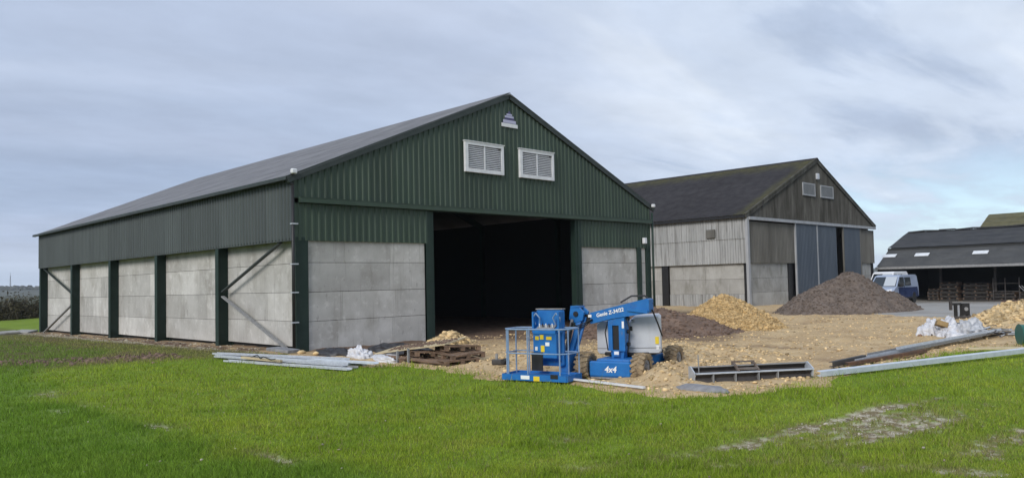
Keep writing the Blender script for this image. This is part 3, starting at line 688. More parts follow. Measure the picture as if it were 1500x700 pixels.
# ------------------------------------------------------------------ OLD BARN
def old_barn():
    X0, X1, Y0, L2 = 36.92, 59.81, 4.35, 28.
    he, hp, hs, hc = 6.72, 11.72, 6.37, 3.15
    T = thing('old_barn', 'weathered grey asbestos clad barn with dark mossy roof and slate blue sliding doors', 'barn', (0, 0, 0))
    Wd = X1-X0; xm = (X0+X1)/2
    slope = lambda x: he+(hp-he)*(1-abs(x-xm)/(Wd/2))
    g = lambda u, d, z: (u, Y0-d, z); sdp = lambda u, d, z: (X0-d, u, z)
    n = 21
    for i in range(n):
        a, b = X0+i*Wd/n, X0+(i+1)*Wd/n
        corr(a+.003, b-.003, hs+.02, lambda u: slope(u)-.1, g, .22, .06, 'wave').build('gable_sheet', 'oldsheet', T)
    for x0, x1 in ((X0+.12, 44.15), (56.45, X1)):
        k = round((x1-x0)/1.05)
        for i in range(k): corr(x0+(x1-x0)*i/k+.003, x0+(x1-x0)*(i+1)/k-.003, hc, hs-.2, g, .22, .055, 'wave').build('gable_sheet', 'midsheet', T)
    n = 27
    for z0, z1, off in ((hc, 5.02, 0), (4.93, he-.05, .05)):
        for i in range(n):
            corr(Y0+i*L2/n+.003, Y0+(i+1)*L2/n-.003, z0, z1, lambda u, d, z: (X0-d-off, u, z), .22, .055, 'wave').build('side_sheet', 'oldside', T)
    # concrete panels, two rows plus a ribbed skirt on the long side
    for (y0, y1) in ((4.75, 11.30), (11.98, 18.2), (18.9, 25), (25.7, 32)):
        for z0, z1 in ((.92, 2.02), (2.02, hc+.1)):
            for a, b in ((y0, y0+(y1-y0)*.5), (y0+(y1-y0)*.5, y1)):
                MB().rbox(X0+.22, X0+.36, a+.006, b-.006, z0+.006, z1-.006, .012).build('concrete_panel', 'oldconc', T)
        k = 6
        for i in range(k): corr(y0+(y1-y0)*i/k+.003, y0+(y1-y0)*(i+1)/k-.003, -.15, .92, lambda u, d, z: (X0+.24-d, u, z), .22, .05, 'wave').build('skirt_sheet', 'oldside', T)
    for y in (11.64, 18.55, 25.35):
        MB().bb(X0+.06, X0+.5, y-.3, y+.3, -.2, hc).build('side_column', 'black', T)
    MB().bb(X0+.40, X0+.44, Y0+.3, Y0+L2, -.2, hc+.1).build('wall_backing', 'inner', T)
    # gable low panels
    for x0, x1 in ((37.55, 43.15), (57.0, 59.2)):
        for z0, z1 in ((-.15, 1.0), (1.0, 2.05), (2.05, hc+.08)):
            MB().rbox(x0, x1, Y0+.12, Y0+.26, z0+.006, z1-.006, .012).build('concrete_panel', 'oldconc', T)
    for x0, x1 in ((37.05, 37.52), (43.25, 44.1), (59.2, 59.78)):
        MB().bb(x0, x1, Y0+.10, Y0+.35, -.2, hc+.05).build('gable_column', 'black', T)
    MB().bb(X0+.2, 44.1, Y0+.36, Y0+.4, -.3, hc+.1).build('wall_backing', 'inner', T); MB().bb(56.4, X1-.1, Y0+.36, Y0+.4, -.9, hc+.1).build('wall_backing', 'inner', T)
    # sliding doors
    for x0, x1 in ((44.22, 47.80), (47.98, 51.44), (53.0, 56.38)):
        k = 4; dr = None
        o = MB().bb(x0, x1, Y0-.15, Y0-.10, -.1, hs-.12).build('sliding_door', 'slate', T)
        for i in range(k):
            corr(x0+(x1-x0)*i/k+.002, x0+(x1-x0)*(i+1)/k-.002, -.08, hs-.14, lambda u, d, z: (u, Y0-.155-d, z), .25, .03).build('door_sheet', 'slate', o)
    for x0, x1 in ((44.08, 44.22), (47.81, 47.97), (56.39, 56.55), (52.86, 52.99)):
        MB().bb(x0, x1, Y0-.19, Y0-.06, -.1, hs-.12).build('door_edge_strip', 'midsheet' if x0 > 52 else 'dullgrey', T)
    mb = MB(); mb.bb(X0+.12, X1, Y0-.28, Y0-.07, hs-.10, hs+.12); mb.build('door_rail', 'dullgrey', T)
    MB().bb(X0-.1, X0+.16, Y0-.18, Y0+.02, -.1, he-.3).build('corner_flashing', 'dullgrey', T)
    # vents + lamp
    for x0, x1 in ((45.75, 47.94), (48.94, 51.34)):
        fr = MB(); z0, z1 = 8.6, 9.63; y0, y1 = Y0-.14, Y0-.06; w = .1
        fr.bb(x0, x1, y0, y1, z0, z0+w); fr.bb(x0, x1, y0, y1, z1-w, z1); fr.bb(x0, x0+w, y0, y1, z0+w, z1-w); fr.bb(x1-w, x1, y0, y1, z0+w, z1-w)
        v = fr.build('louvre_vent', 'dullgrey', T); MB().bb(x0+.03, x1-.03, Y0-.075, Y0-.065, z0+.03, z1-.03).build('vent_backing', 'grey_mid', v)
        me = None
        for i in range(9):
            if me is None: o = MB().box((0, 0, 0), (x1-x0-.21, .07, .014), Matrix.Rotation(R(40), 3, 'X')).build('louvre_slat', 'dullgrey', v); me = o.data
            else: o = link('louvre_slat', me, v)
            o.location = ((x0+x1)/2, Y0-.105, z0+w+.04+.09*i)
    MB().rbox(xm-.18, xm+.28, Y0-.22, Y0-.05, 10.05, 10.55, .04).build('gable_lamp', 'lift_grey', T)
    mb = MB(); mb.rbox(X0-.24, X0-.08, 6.84, 7.6, 5.08, 5.72, .03); mb.build('wall_box', 'midsheet', T)
    # barge boards, roof
    for s2 in (-1, 1):
        mb = MB(); mb.bar((xm+s2*(Wd/2+.25), Y0-.10, he-.2), (xm, Y0-.10, hp-.06), .12, .34); mb.build('barge_board', 'oldsheet', T)
    sl = math.hypot(Wd/2, hp-he)+.35; ang = math.atan2(hp-he, Wd/2)
    rows = 8; nu = 60
    for side in (-1, 1):
        for r in range(rows):
            us = np.linspace(Y0-.2, Y0+L2+.2, int(L2/.11)+2); ss_ = np.linspace(r*sl/rows-.06*(r > 0), (r+1)*sl/rows, 3)
            U, Q = np.meshgrid(us, ss_, indexing='ij')
            dd = .03*np.sin(U*2*math.pi/.22)+.012*(rows-r)*0+.008*(1-(Q-ss_[0])/(ss_[-1]-ss_[0]))
            dist = -.35*1+Q
            x = xm+side*(Wd/2-dist*math.cos(ang))+side*math.sin(ang)*(dd+.06); z = he+dist*math.sin(ang)+math.cos(ang)*(dd+.06)
            V = np.stack([x, U, z], -1).reshape(-1, 3); i = np.arange(V.shape[0]).reshape(U.shape)
            Fa = np.stack([i[:-1, :-1], i[1:, :-1], i[1:, 1:], i[:-1, 1:]], -1).reshape(-1, 4)
            q = (Q/sl).ravel(); mo = np.clip(ss(.80, .98, q+(fbm(U.ravel()*1.2, Q.ravel()*1.2, 141)-.5)*.12)+.8*ss(Y0+1.1, Y0+.1, U.ravel()+(fbm(U.ravel()*2, Q.ravel(), 142)-.5)*.8), 0, 1)
            quick('roof_sheet_row', V, Fa, 'oldroof', T, dict(moss=mo*.85))
    mb = MB(); mb.prism([(xm-.35, hp-.10), (xm, hp+.13), (xm+.35, hp-.10), (xm, hp+.05)], Y0-.22, Y0+L2+.2); rc = mb.build('ridge_cap', 'oldroof', T)
    mb = MB(); mb.bb(X0-.42, X0-.26, Y0-.1, Y0+L2, he-.30, he-.14); mb.build('gutter', 'black', T)
    # shell
    mb = MB(); mb.prism([(X0+.1, -.3), (X1-.1, -.3), (X1-.1, he), (xm, hp-.1), (X0+.1, he)], Y0+L2-.15, Y0+L2-.02); mb.build('back_wall', 'oldconc', T)
    MB().bb(X1-.16, X1-.04, Y0+.45, Y0+L2-.2, -.7, he-.1).build('right_wall', 'oldside', T)
old_barn()

# ------------------------------------------------------------------ LONG SHED
def long_shed():
    X0, Y1, Y0 = 62., 5.0, -34.; zg = -.6
    T = thing('open_fronted_shed', 'long low open fronted shed with dark corrugated lean-to roof and pale rooflights', 'shed', (0, 0, 0))
    def slab(pts, name, mt, rows=3):
        (xa, za), (xb, zb) = pts
        for r in range(rows):
            us = np.arange(Y0, Y1+.01, .11); t = np.array([r/rows, (r+1)/rows+.01])
            U, Q = np.meshgrid(us, t, indexing='ij')
            dz = .03*np.sin(U*2*math.pi/.22)+.012*(1-(Q-t[0])*rows)+(fbm(U*.6, Q*4, 151)-.5)*.06
            V = np.stack([xa+(xb-xa)*Q, U, za+(zb-za)*Q+dz], -1).reshape(-1, 3); i = np.arange(V.shape[0]).reshape(U.shape)
            Fa = np.stack([i[:-1, :-1], i[1:, :-1], i[1:, 1:], i[:-1, 1:]], -1).reshape(-1, 4)
            quick(name, V, Fa, mt, T)
    MT['shed_low'] = mat('grey_lean_to_sheet', (.052, .054, .056), .9, (.075, .076, .075), .8, layers=[((.05, .05, .05), 2, (.5, 1, 1), .5, .7, .6), ((.10, .095, .085), 3, (1, 1, 1), .6, .8, .5)], obj_rand=.03)
    MT['shed_up'] = mat('dark_shed_sheet', (.028, .030, .034), .9, (.042, .043, .046), .8, layers=[((.07, .068, .06), 1.5, (1, .4, 1), .5, .75, .6)], obj_rand=.03)
    slab(((X0-.3, 2.78), (64.9, 4.42)), 'lean_to_roof_row', 'shed_low'); slab(((64.75, 4.62), (70.1, 6.30)), 'upper_roof_row', 'shed_up', 4)
    slab(((75.5, 4.5), (70.1, 6.30)), 'rear_roof_row', 'shed_up', 3)
    for k in range(26):
        y = Y1-.2-k*1.5; MB().box((70.1, y-.75, 6.36+.05*((k*7) % 5)/5), (.5, 1.45, .13), Matrix.Rotation(R(3*((k*5) % 3-1)), 3, 'X')).build('ridge_tile', 'shed_up', T)
    for y in (4.5, 1.5, -3.5, -9.2, -15, -21): 
        a = math.atan2(1.64, 3.2)
        MB().box((63.65, y-.1, 3.86), (.62, 1.25, .04), Matrix.Rotation(-a, 3, 'Y')).build('rooflight', 'skylight', T)
    MB().bb(X0-.38, X0-.30, Y0, Y1, 2.55, 2.78).build('eave_board', 'grey_mid', T)
    for k in range(9): MB().bb(64.7, 64.9, Y1-.3-k*4.6, Y1-.1-k*4.6, zg-.2, 4.3).build('shed_post', 'darksteel', T)
    MB().bb(75.4, 75.6, Y0, Y1, zg-.2, 4.6).build('rear_wall', 'inner', T)
    mb = MB(); mb.prism([(X0, zg-.2), (75.5, zg-.2), (75.5, 4.45), (70.1, 6.2), (64.9, 4.4), (X0, 2.7)], Y1-.15, Y1-.05); mb.build('end_wall', 'inner', T)
    mb = MB(); mb.prism([(X0, zg-.2), (75.5, zg-.2), (75.5, 4.45), (70.1, 6.2), (64.9, 4.4), (X0, 2.7)], Y0+.05, Y0+.15); mb.build('end_wall', 'inner', T)
    MB().bb(64.85, 64.95, Y0, Y1, 4.3, 4.6).build('clerestory_board', 'inner', T)
long_shed()
def moss_house():
    X, Ya, Yb = 92., 3.2, -22.
    T = thing('moss_roofed_building', 'brick farm building with olive mossy roof showing behind the dark shed ridge', 'building', (0, 0, 0))
    mb = MB(); mb.bb(X-3, X+5, Yb, Ya-.3, -.8, 7.2); mb.build('wall', 'brick', T)
    for s2 in (-1, 1):
        for r in range(3):
            mb = MB(); x0 = X+1+s2*(4.6-r*1.42); x1 = X+1+s2*(4.6-(r+1)*1.45); z0 = 7.1+r*.62; z1 = 7.1+(r+1)*.63
            mb.prism([(x0, z0), (x1, z1), (x1, z1+.1), (x0, z0+.14)], Yb-.4, Ya); mb.build('roof_tile_course', 'mosstile', T)
    mb = MB(); mb.prism([(X-3, 7.2), (X+5, 7.2), (X+1, 8.9)], Ya-.45, Ya-.3); mb.build('gable_wall', 'brick', T)
    mb = MB(); mb.tube((X+1, Yb-.4, 8.98), (X+1, Ya, 8.98), .14, 8); mb.build('ridge_tiles', 'mosstile', T)
moss_house()

# ------------------------------------------------------------------ PILES
def pile(name, label, c, rx, ry, rot, h, material, nst, ssz, p=1.25, seed=0, flat=.12):
    T = thing(name, label, 'pile', (c[0], c[1], 0))
    n = 90; u = np.linspace(-1.25, 1.25, n); U, Q = np.meshgrid(u, u, indexing='ij')
    def local(U, Q):
        ca, sa = math.cos(rot), math.sin(rot); X = U*rx; Y = Q*ry
        return c[0]+X*ca-Y*sa, c[1]+X*sa+Y*ca
    def height(U, Q):
        x, y = local(U, Q)
        r = np.hypot(U, Q)*(1+.30*(fbm(np.arctan2(Q, U)*1.2+5+seed, np.hypot(U, Q)*1.5+seed, 161+seed)-.5))
        r = np.sqrt(r*r+flat*flat)-flat
        k = np.clip(1-r/(1-flat*.5), -.3, 1)
        return yard_z(x, y)-.04+h*np.where(k > 0, k**(1/p*1.0) if p < 1 else k**p*.85+.15*k, k*.6)+(fbm(x*1.6, y*1.6, 171+seed)-.5)*h*.16*ss(-.1, .3, k)+(fbm(x*6, y*6, 181+seed, 3)-.5)*.09*ss(-.1, .2, k)
    x, y = local(U, Q); z = height(U, Q)
    V = np.stack([x-c[0], y-c[1], z], -1).reshape(-1, 3); i = np.arange(n*n).reshape(n, n)
    Fa = np.stack([i[:-1, :-1], i[1:, :-1], i[1:, 1:], i[:-1, 1:]], -1).reshape(-1, 4)
    quick('heap', V, Fa, material, T, dict(tone=fbm(x*3, y*3, 191+seed).ravel()), smooth=True)
    a = RNG.uniform(0, 6.28, nst); r = np.sqrt(RNG.uniform(0, 1.15, nst)); pu, pq = r*np.cos(a), r*np.sin(a)
    px, py = local(pu, pq); pz = height(pu, pq); sz = np.minimum(RNG.gamma(2., ssz/2, nst)+ssz*.4, ssz*3.2)
    o = stones('stones', np.c_[px-c[0], py-c[1], pz+sz*.1], sz, material, T); o['kind'] = 'stuff'
pile('gravel_pile', 'large grey brown gravel pile in front of the slate blue doors', (31.4, -5.3), 4.75, 3.6, R(-8), 2.30, 'gravel_dark', 8000, .026, 1.0, 1, .10)
pile('stone_pile', 'ochre yellow crushed stone pile beside the old barn corner', (16.0, -6.6), 2.35, 2.45, R(20), 1.36, 'ochre', 9000, .028, 1.0, 2, .16)
pile('soil_pile', 'low brown soil pile behind the boom lift', (12.4, -5.6), 3.5, 2.9, R(-30), .98, 'brownsoil', 2600, .03, 1.0, 3, .2)
pile('rubble_pile', 'small tan rubble pile at the edge of the open barn doorway', (4.7, -2.35), .95, .8, 0, .50, 'tanstone', 700, .04, 1.0, 4, .1)

pile('rubble_bank', 'low tan rubble bank at the right edge behind the green drum', (20.9, -16.2), 2.9, 1.5, R(-25), .62, 'tanstone', 1600, .03, 1.0, 5, .2)
# ------------------------------------------------------------------ BOOM LIFT
def text_mesh(s, size, ext=.004, shear=0., off=.0):
    cu = bpy.data.curves.new('lettering', 'FONT'); cu.body = s; cu.size = size; cu.extrude = ext; cu.shear = shear; cu.offset = off
    cu.align_x = 'CENTER'; cu.align_y = 'CENTER'; cu.resolution_u = 3
    o = bpy.data.objects.new('lettering', cu); C.objects.link(o); bpy.context.view_layer.update()
    me = bpy.data.meshes.new_from_object(o.evaluated_get(bpy.context.evaluated_depsgraph_get())); bpy.data.objects.remove(o)
    return me
def wheel(T, c, r, w, ax, tyre_m, rim_m, lug=0, name='wheel', lugs_side=1):
    """axis ax = unit vector"""
    ax = Vector(ax).normalized(); a = ax.orthogonal().normalized(); b = ax.cross(a)
    n = 28; prof = [(-w/2+.02, r*.60), (-w/2, r*.72), (-w/2, r*.86), (-w*.40, r*.96), (-w*.2, r), (w*.2, r), (w*.40, r*.96), (w/2, r*.86), (w/2, r*.72), (w/2-.02, r*.60)]
    mb = MB(); V = []
    for i in range(n):
        t = 2*math.pi*i/n; d = a*math.cos(t)+b*math.sin(t)
        V += [ax*p+d*q for p, q in prof]
    k = len(prof); Fs = [(i*k+j, ((i+1) % n)*k+j, ((i+1) % n)*k+j+1, i*k+j+1) for i in range(n) for j in range(k-1)]
    mb.add(V, Fs)
    for i in range(lug):
        t = 2*math.pi*i/lug
        for sd in (-1, 1):
            t2 = t+(math.pi/lug if sd > 0 else 0); d = a*math.cos(t2)+b*math.sin(t2); tg = ax.cross(d)
            p0 = d*(r*1.0)+ax*(sd*w*.04); p1 = d*(r*.93)+ax*(sd*w*.52)+tg*(r*.20)
            mb.bar(p0, p1, .055, .055, d)
    ty = mb.build('wheel', tyre_m, T, smooth=False, loc=c)
    rb = MB()
    for sd in (-1, 1):
        rb.tube(ax*(sd*(w/2-.05)), ax*(sd*(w/2-.035)), r*.60, 20)
        rb.tube(ax*(sd*(w/2-.04)), ax*(sd*(w/2+.0)), r*.22, 12)
        for i in range(6):
            t = 2*math.pi*i/6; d = a*math.cos(t)+b*math.sin(t); rb.tube(d*r*.36+ax*(sd*(w/2-.04)), d*r*.36+ax*(sd*(w/2-.015)), .02, 6)
    rb.build('rim', rim_m, ty)
    return ty
def boom_lift():
    T = thing('boom_lift', 'blue articulated boom lift with grey covers, lowered basket and muddy tyres', 'boom lift', (.43, -13.45, 0.0), R(-75))
    r = .29
    for x in (-.67, .67):
        for y in (0, 1.96): wheel(T, (x, y, r-.01), r, .29, (1 if x > 0 else -1, 0, 0), 'tyre', 'rim', 16)
    ch = MB(); ch.rbox(-.42, .42, -.02, 1.95, .20, .44, .04); ch.bb(-.55, .55, -.06, .06, .22, .34); ch.bb(-.55, .55, 1.90, 2.02, .22, .34); ch.build('chassis', 'lift_blue', T)
    fp = MB(); fp.rbox(-.50, .50, -.20, -.12, .07, .41, .035); fp.bb(-.50, .50, -.125, -.02, .36, .40)
    fp = fp.build('front_plate', 'lift_blue', T)
    l = link('lettering', text_mesh('4x4', .185, .003, .18, .004), fp); l.data.materials.append(MT['sticker']); l.location = (.02, -.206, .235); l.rotation_euler = (R(90), 0, 0)
    MB().bb(-.46, .50, -.19, -.05, .035, .065).build('skid_bar', 'rim', T)
    MB().tube((0, .95, .42), (0, .95, .50), .38, 24).build('slew_ring', 'black', T, smooth=False)
    MB().rbox(-.45, .55, .5, 1.6, .46, .54, .02).build('turret_base', 'black', T)
    # covers with sloped front-left shoulder
    def cover(x0, x1, y0, y1, z0, z1, ch, side):
        mb = MB(); b = .05
        poly = [(x0+b, z0), (x1-b, z0), (x1, z0+b), (x1, z1-b), (x1-b, z1), (x0+ch, z1-.015), (x0, z1-ch*.95), (x0, z0+b)]
        n = len(poly); cx_, cz_ = sum(p[0] for p in poly)/n, sum(p[1] for p in poly)/n
        ins = [(cx_+(u-cx_)*.93, cz_+(v-cz_)*.94) for u, v in poly]
        V = [(u, y0, v) for u, v in ins]+[(u, y0+.05, v) for u, v in poly]+[(u, y1-.05, v) for u, v in poly]+[(u, y1, v) for u, v in ins]
        Fs = [tuple(reversed(range(n))), tuple(range(3*n, 4*n))]
        for k in range(3): Fs += [(k*n+i, k*n+(i+1) % n, (k+1)*n+(i+1) % n, (k+1)*n+i) for i in range(n)]
        mb.add(V, Fs)
        return mb.build('engine_cover' if side > 0 else 'tank_cover', 'lift_grey', T)
    c1 = cover(.08, .86, .56, 1.55, .50, 1.36, .20, 1)
    MB().bb(.12, .84, .545, .565, .635, .645).build('cover_seam', 'grey_mid', c1); MB().bb(.13, .22, .55, .60, 1.02, 1.12).build('latch', 'black', c1); MB().bb(.20, .27, .56, .62, 1.20, 1.27).build('latch', 'black', c1)
    MB().bb(.72, .80, .545, .565, .72, .88).build('sticker', 'yellow', c1); MB().bb(.74, .80, .545, .565, .60, .68).build('sticker', 'sticker', c1)
    c1.matrix_local = Matrix.Translation((.10, .56, 0)) @ Matrix.Rotation(R(21), 4, 'Z') @ Matrix.Translation((-.10, -.56, 0))
    c2 = cover(-.66, -.26, .56, 1.65, .48, 1.26, .10, -1)
    MB().bb(-.65, -.28, .545, .565, .615, .625).build('cover_seam', 'grey_mid', c2)
    # riser
    rs = MB(); rs.prism([(-.15, .44), (.13, .44), (.18, .70), (.21, 1.46), (-.20, 1.42), (-.19, .75)], .26, .46)
    rs.bb(-.20, -.10, .20, .27, .60, 1.40); rs.bb(.06, .20, .20, .27, .60, 1.46); rs.bb(-.10, .06, .20, .27, 1.16, 1.44); rs.bb(-.10, .06, .20, .27, .48, .62)
    rs = rs.build('riser', 'lift_blue', T)
    MB().bb(-.098, .058, .235, .258, .625, 1.155).build('riser_slot', 'black', rs)
    MB().bb(-.06, .05, .19, .20, .52, .59).build('sticker', 'sticker', rs)
    for x in (-.20, .21):
        for z in (.74, 1.02, 1.30): MB().tube((x-.03, .38, z), (x+.03, .38, z), .045, 10).build('pivot_pin', 'black', rs)
    MB().bb(.14, .19, .19, .20, 1.10, 1.25).build('sticker', 'sticker', rs)
    # boom
    bm_ = MB(); bm_.prism([(-.62, 1.19), (-.10, 1.31), (.78, 1.43), (.80, 1.46), (.80, 1.73), (.74, 1.745), (-.62, 1.44)], .17, .43); bm = bm_.build('boom', 'lift_blue', T)
    th = math.atan2(1.745-1.44, 1.36)
    l = link('lettering', text_mesh('Genie Z-34/22', .115, .003, .12, .003), bm); l.data.materials.append(MT['sticker']); l.location = (-.13, .164, 1.445); l.rotation_euler = (R(90), -th*.92, 0)
    bt = MB(); bt.prism([(-.80, 1.24), (-.60, 1.20), (-.60, 1.42), (-.78, 1.40)], .20, .40); bt.build('boom_tip', 'black', T)
    MB().bb(-.66, -.58, .15, .165, 1.34, 1.40).build('sticker', 'sticker', bm)
    mb = MB(); mb.path([(.05, .36, 1.66), (.3, .40, 1.80), (.62, .42, 1.80), (.80, .40, 1.62)], .02); mb.path([(.82, .3, 1.5), (.86, .5, 1.2), (.84, .8, .9)], .018); mb.build('hose', 'hose', T)
    for k in range(3):
        mb = MB(); o_k = .03*k; mb.path([(-.55, .15-o_k, 1.30), (-.70, .10-o_k, 1.16+o_k), (-.86, .02-o_k, 1.10+o_k), (-.94, -.06-o_k, 1.24), (-.98, -.10-o_k, .9), (-1.04, -.2-o_k, .5)], .012); mb.build('hose', 'hose', T)
    mb = MB(); mb.path([(.22, .28, 1.35), (.30, .24, 1.1), (.27, .26, .8), (.20, .32, .52)], .016); mb.path([(-.22, .28, 1.3), (-.30, .26, 1.0), (-.25, .28, .6)], .014); mb.build('hose', 'hose', T)
    mb = MB(); mb.bar((.30, .14, 1.52), (.78, .14, 1.46), .03, .07); mb.build('lift_cylinder', 'lift_blue', T)
    # jib knuckle + jib
    kn = MB(); kn.prism([(-1.10, 1.30), (-.94, 1.22), (-.76, 1.28), (-.72, 1.46), (-.86, 1.58), (-1.06, 1.57)], .06, .12); kn.prism([(-1.10, 1.30), (-.94, 1.22), (-.76, 1.28), (-.72, 1.46), (-.86, 1.58), (-1.06, 1.57)], .28, .34); kn.bb(-1.06, -.84, .06, .34, 1.55, 1.60)
    kn = kn.build('jib_knuckle', 'lift_blue', T); MB().tube((-.92, .03, 1.42), (-.92, .37, 1.42), .06, 12).build('pivot_pin', 'black', kn)
    jb = MB(); jb.bar((-.84, .20, 1.40), (-1.06, -.10, .28), .15, .12, (1, 0, 0)); jb.bar((-.74, .20, 1.34), (-.96, -.10, .26), .05, .05, (1, 0, 0)); jb.build('jib', 'lift_blue', T)
    mb = MB(); mb.tube((-1.00, .02, 1.30), (-1.10, -.16, .55), .035, 8); mb.build('jib_cylinder', 'rim', T)
    rot = MB(); rot.rbox(-1.12, -.90, -.36, .02, .16, .62, .02)
    rot = rot.build('rotator', 'lift_blue', T)
    for z in (.95, 1.12): MB().tube((-1.02, -.36, z), (-1.02, -.30, z), .075, 14).build('cable_disc', 'darksteel', rot)
    # basket
    B0, B1, Ba, Bb, zf, zt = -2.20, -.60, -1.04, -.38, .10, 1.14
    fl = MB(); fl.bb(B0, B1, Ba, Bb, zf, zf+.03)
    fl.bb(B0, B1, Ba-.02, Ba, zf-.06, zf+.07); fl.bb(B0, B1, Bb, Bb+.02, zf-.06, zf+.07); fl.bb(B0-.02, B0, Ba, Bb, zf-.06, zf+.07); fl.bb(B1, B1+.02, Ba, Bb, zf-.06, zf+.07)
    for k in range(6): fl.bb(B0+.1+k*.26, B0+.14+k*.26, Ba, Bb, zf-.06, zf-.002)
    bk = fl.build('basket_floor', 'lift_blue', T)
    MB().bb(-1.72, -1.50, Ba-.026, Ba-.021, zf-.03, zf+.05).build('sticker', 'sticker', bk); MB().bb(-1.40, -1.25, Ba-.026, Ba-.021, zf-.06, zf+.04).build('sticker', 'yellow', bk)
    MB().bb(-.98, -.80, Ba-.03, Ba-.021, zf+.0, zf+.09).build('foot_switch', 'black', bk)
    rl = MB(); q = .16
    loop = [(B0, Ba+q), (B0+q, Ba), (B1-q, Ba), (B1, Ba+q), (B1, Bb-q*.5), (B1-q*.5, Bb), (B0+q*.5, Bb), (B0, Bb-q*.5), (B0, Ba+q)]
    rl.path([(x, y, zt) for x, y in loop], .019); rl.path([(x, y, .62) for x, y in loop], .015)
    rl.build('basket_rail', 'rail', T)
    for (x, y) in ((B0+q, Ba), (-1.55, Ba), (B1-q, Ba), (B1, Bb-q*.5), (B0, Bb-q*.5), (B0+.02, Ba+q), (-1.9, Bb), (-.9, Bb)):
        mb = MB(); mb.tube((x, y, zf), (x, y, zt), .017, 8); mb.build('rail_post', 'rail', T)
    cp = MB(); cp.rbox(-1.66, -.98, -.46, -.34, .30, 1.54, .03); cp.bb(-1.66, -1.62, -.64, -.46, 1.05, 1.50); cp.bb(-1.02, -.98, -.64, -.46, 1.05, 1.50)
    cp.prism([(-.72, 1.02), (-.46, 1.02), (-.46, 1.20), (-.72, 1.08)], -1.60, -1.04, 'x'); cp.prism([(-.70, .50), (-.46, .42), (-.46, 1.02), (-.70, 1.02)], -1.60, -1.02, 'x')
    cp = cp.build('control_box', 'lift_blue', T)
    MB().bb(-1.66, -.98, -.47, -.33, 1.542, 1.565).build('box_top', 'rim', cp)
    MB().bb(-1.64, -1.36, -.725, -.705, .22, .62).build('manual_pouch', 'black', cp)
    for (x, z, w, h, mt) in ((-1.50, .93, .09, .08, 'yellow'), (-1.38, .95, .09, .10, 'yellow'), (-1.20, .93, .13, .07, 'yellow'), (-1.36, .70, .09, .14, 'yellow'), (-1.24, .80, .10, .08, 'sticker'), (-1.52, .70, .06, .08, 'sticker')):
        MB().bb(x-w/2, x+w/2, -.712, -.702, z-h/2, z+h/2).build('sticker', mt, cp)
    mb = MB(); mb.box((-1.32, -.58, 1.16), (.44, .16, .03), Matrix.Rotation(R(25), 3, 'X')); mb.build('control_panel', 'grey_mid', cp)
    for k in range(5): MB().tube((-1.48+k*.08, -.60, 1.16), (-1.48+k*.08, -.62, 1.24), .014, 6).build('joystick', 'black' if k % 2 else 'sticker', cp)
    for x in (-1.57, -1.06):
        mb = MB(); mb.path([(x-.05, -.55, 1.22), (x-.09, -.60, 1.36), (x, -.62, 1.47), (x+.09, -.60, 1.36), (x+.05, -.55, 1.22)], .016); mb.build('guard_hoop', 'rail', cp)
boom_lift()

# ------------------------------------------------------------------ LEVELLER
def leveller():
    a = math.atan2(-16.8+15.2, 2.88-.72)
    T = thing('land_leveller', 'long steel land leveller with two dark blades and rusty hitch by the lawn', 'leveller', (.72, -15.32, .03), a); T.scale = (1, 1, .74)
    Lg = 2.62
    for (y, z, h, nm) in ((.22, .27, .20, 'rear_blade'), (-.05, .12, .24, 'front_blade')):
        mb = MB(); mb.prism([(y, z-h/2), (y+.05, z-h/2), (y+.11, z), (y+.05, z+h/2), (y, z+h/2), (y+.06, z)], .06, Lg-.02, 'x'); mb.build(nm, 'darksteel', T)
    mb = MB(); mb.bb(.03, Lg-.06, .19, .26, .385, .41); mb.build('top_rail', 'grey_mid', T)
    mb = MB(); mb.bb(.03, Lg-.02, -.10, .02, .235, .265); mb.build('middle_rail', 'galv', T)
    for x in (0, Lg-.04):
        mb = MB(); mb.prism([(-.06, .05), (.26, .05), (.26, .42), (.16, .44), (-.10, .28)], x-.012, x+.012, 'x'); mb.build('end_plate', 'galv', T)
    for x in (.40, .88, 1.38, 1.80): mb = MB(); mb.bb(x-.010, x+.010, -.10, .02, .0, .22); mb.build('blade_rib', 'grey_mid', T)
    h = MB()
    for x in (.98, 1.42): h.bar((x, -.02, .26), (x, .26, .46), .04, .06); h.bb(x-.03, x+.03, .26, .32, .30, .48)
    h.bb(.95, 1.45, .27, .32, .47, .51); h.bb(1.0, 1.40, .0, .2, .30, .34); h.build('hitch_frame', 'oldrust', T)
    mb = MB(); mb.tube((.16, .1, .1), (.15, .1, .75), .012, 6); mb.build('marker_rod', 'grey_mid', T)
leveller()

# ------------------------------------------------------------------ steel, timber and litter
def cee(L_, h=.2, w=.07, t=.008, lip=.02, flip=False):
    mb = MB(); f = -1 if flip else 1
    mb.bb(0, L_, 0, t, 0, h); mb.bb(0, L_, f*t if f > 0 else -w, w if f > 0 else 0, 0, t); mb.bb(0, L_, f*t if f > 0 else -w, w if f > 0 else 0, h-t, h)
    return mb
def lay(o, p, q, roll=0.):
    p = Vector(p); q = Vector(q); d = (q-p).normalized(); y = Vector((0, 0, 1)).cross(d).normalized(); z = d.cross(y)
    M_ = Matrix((d, y, z)).transposed().to_4x4() @ Matrix.Rotation(roll, 4, 'X'); M_.translation = p; o.matrix_world = M_
def gzs(x, y): return float(yard_z(np.array([x]), np.array([y]))[0])
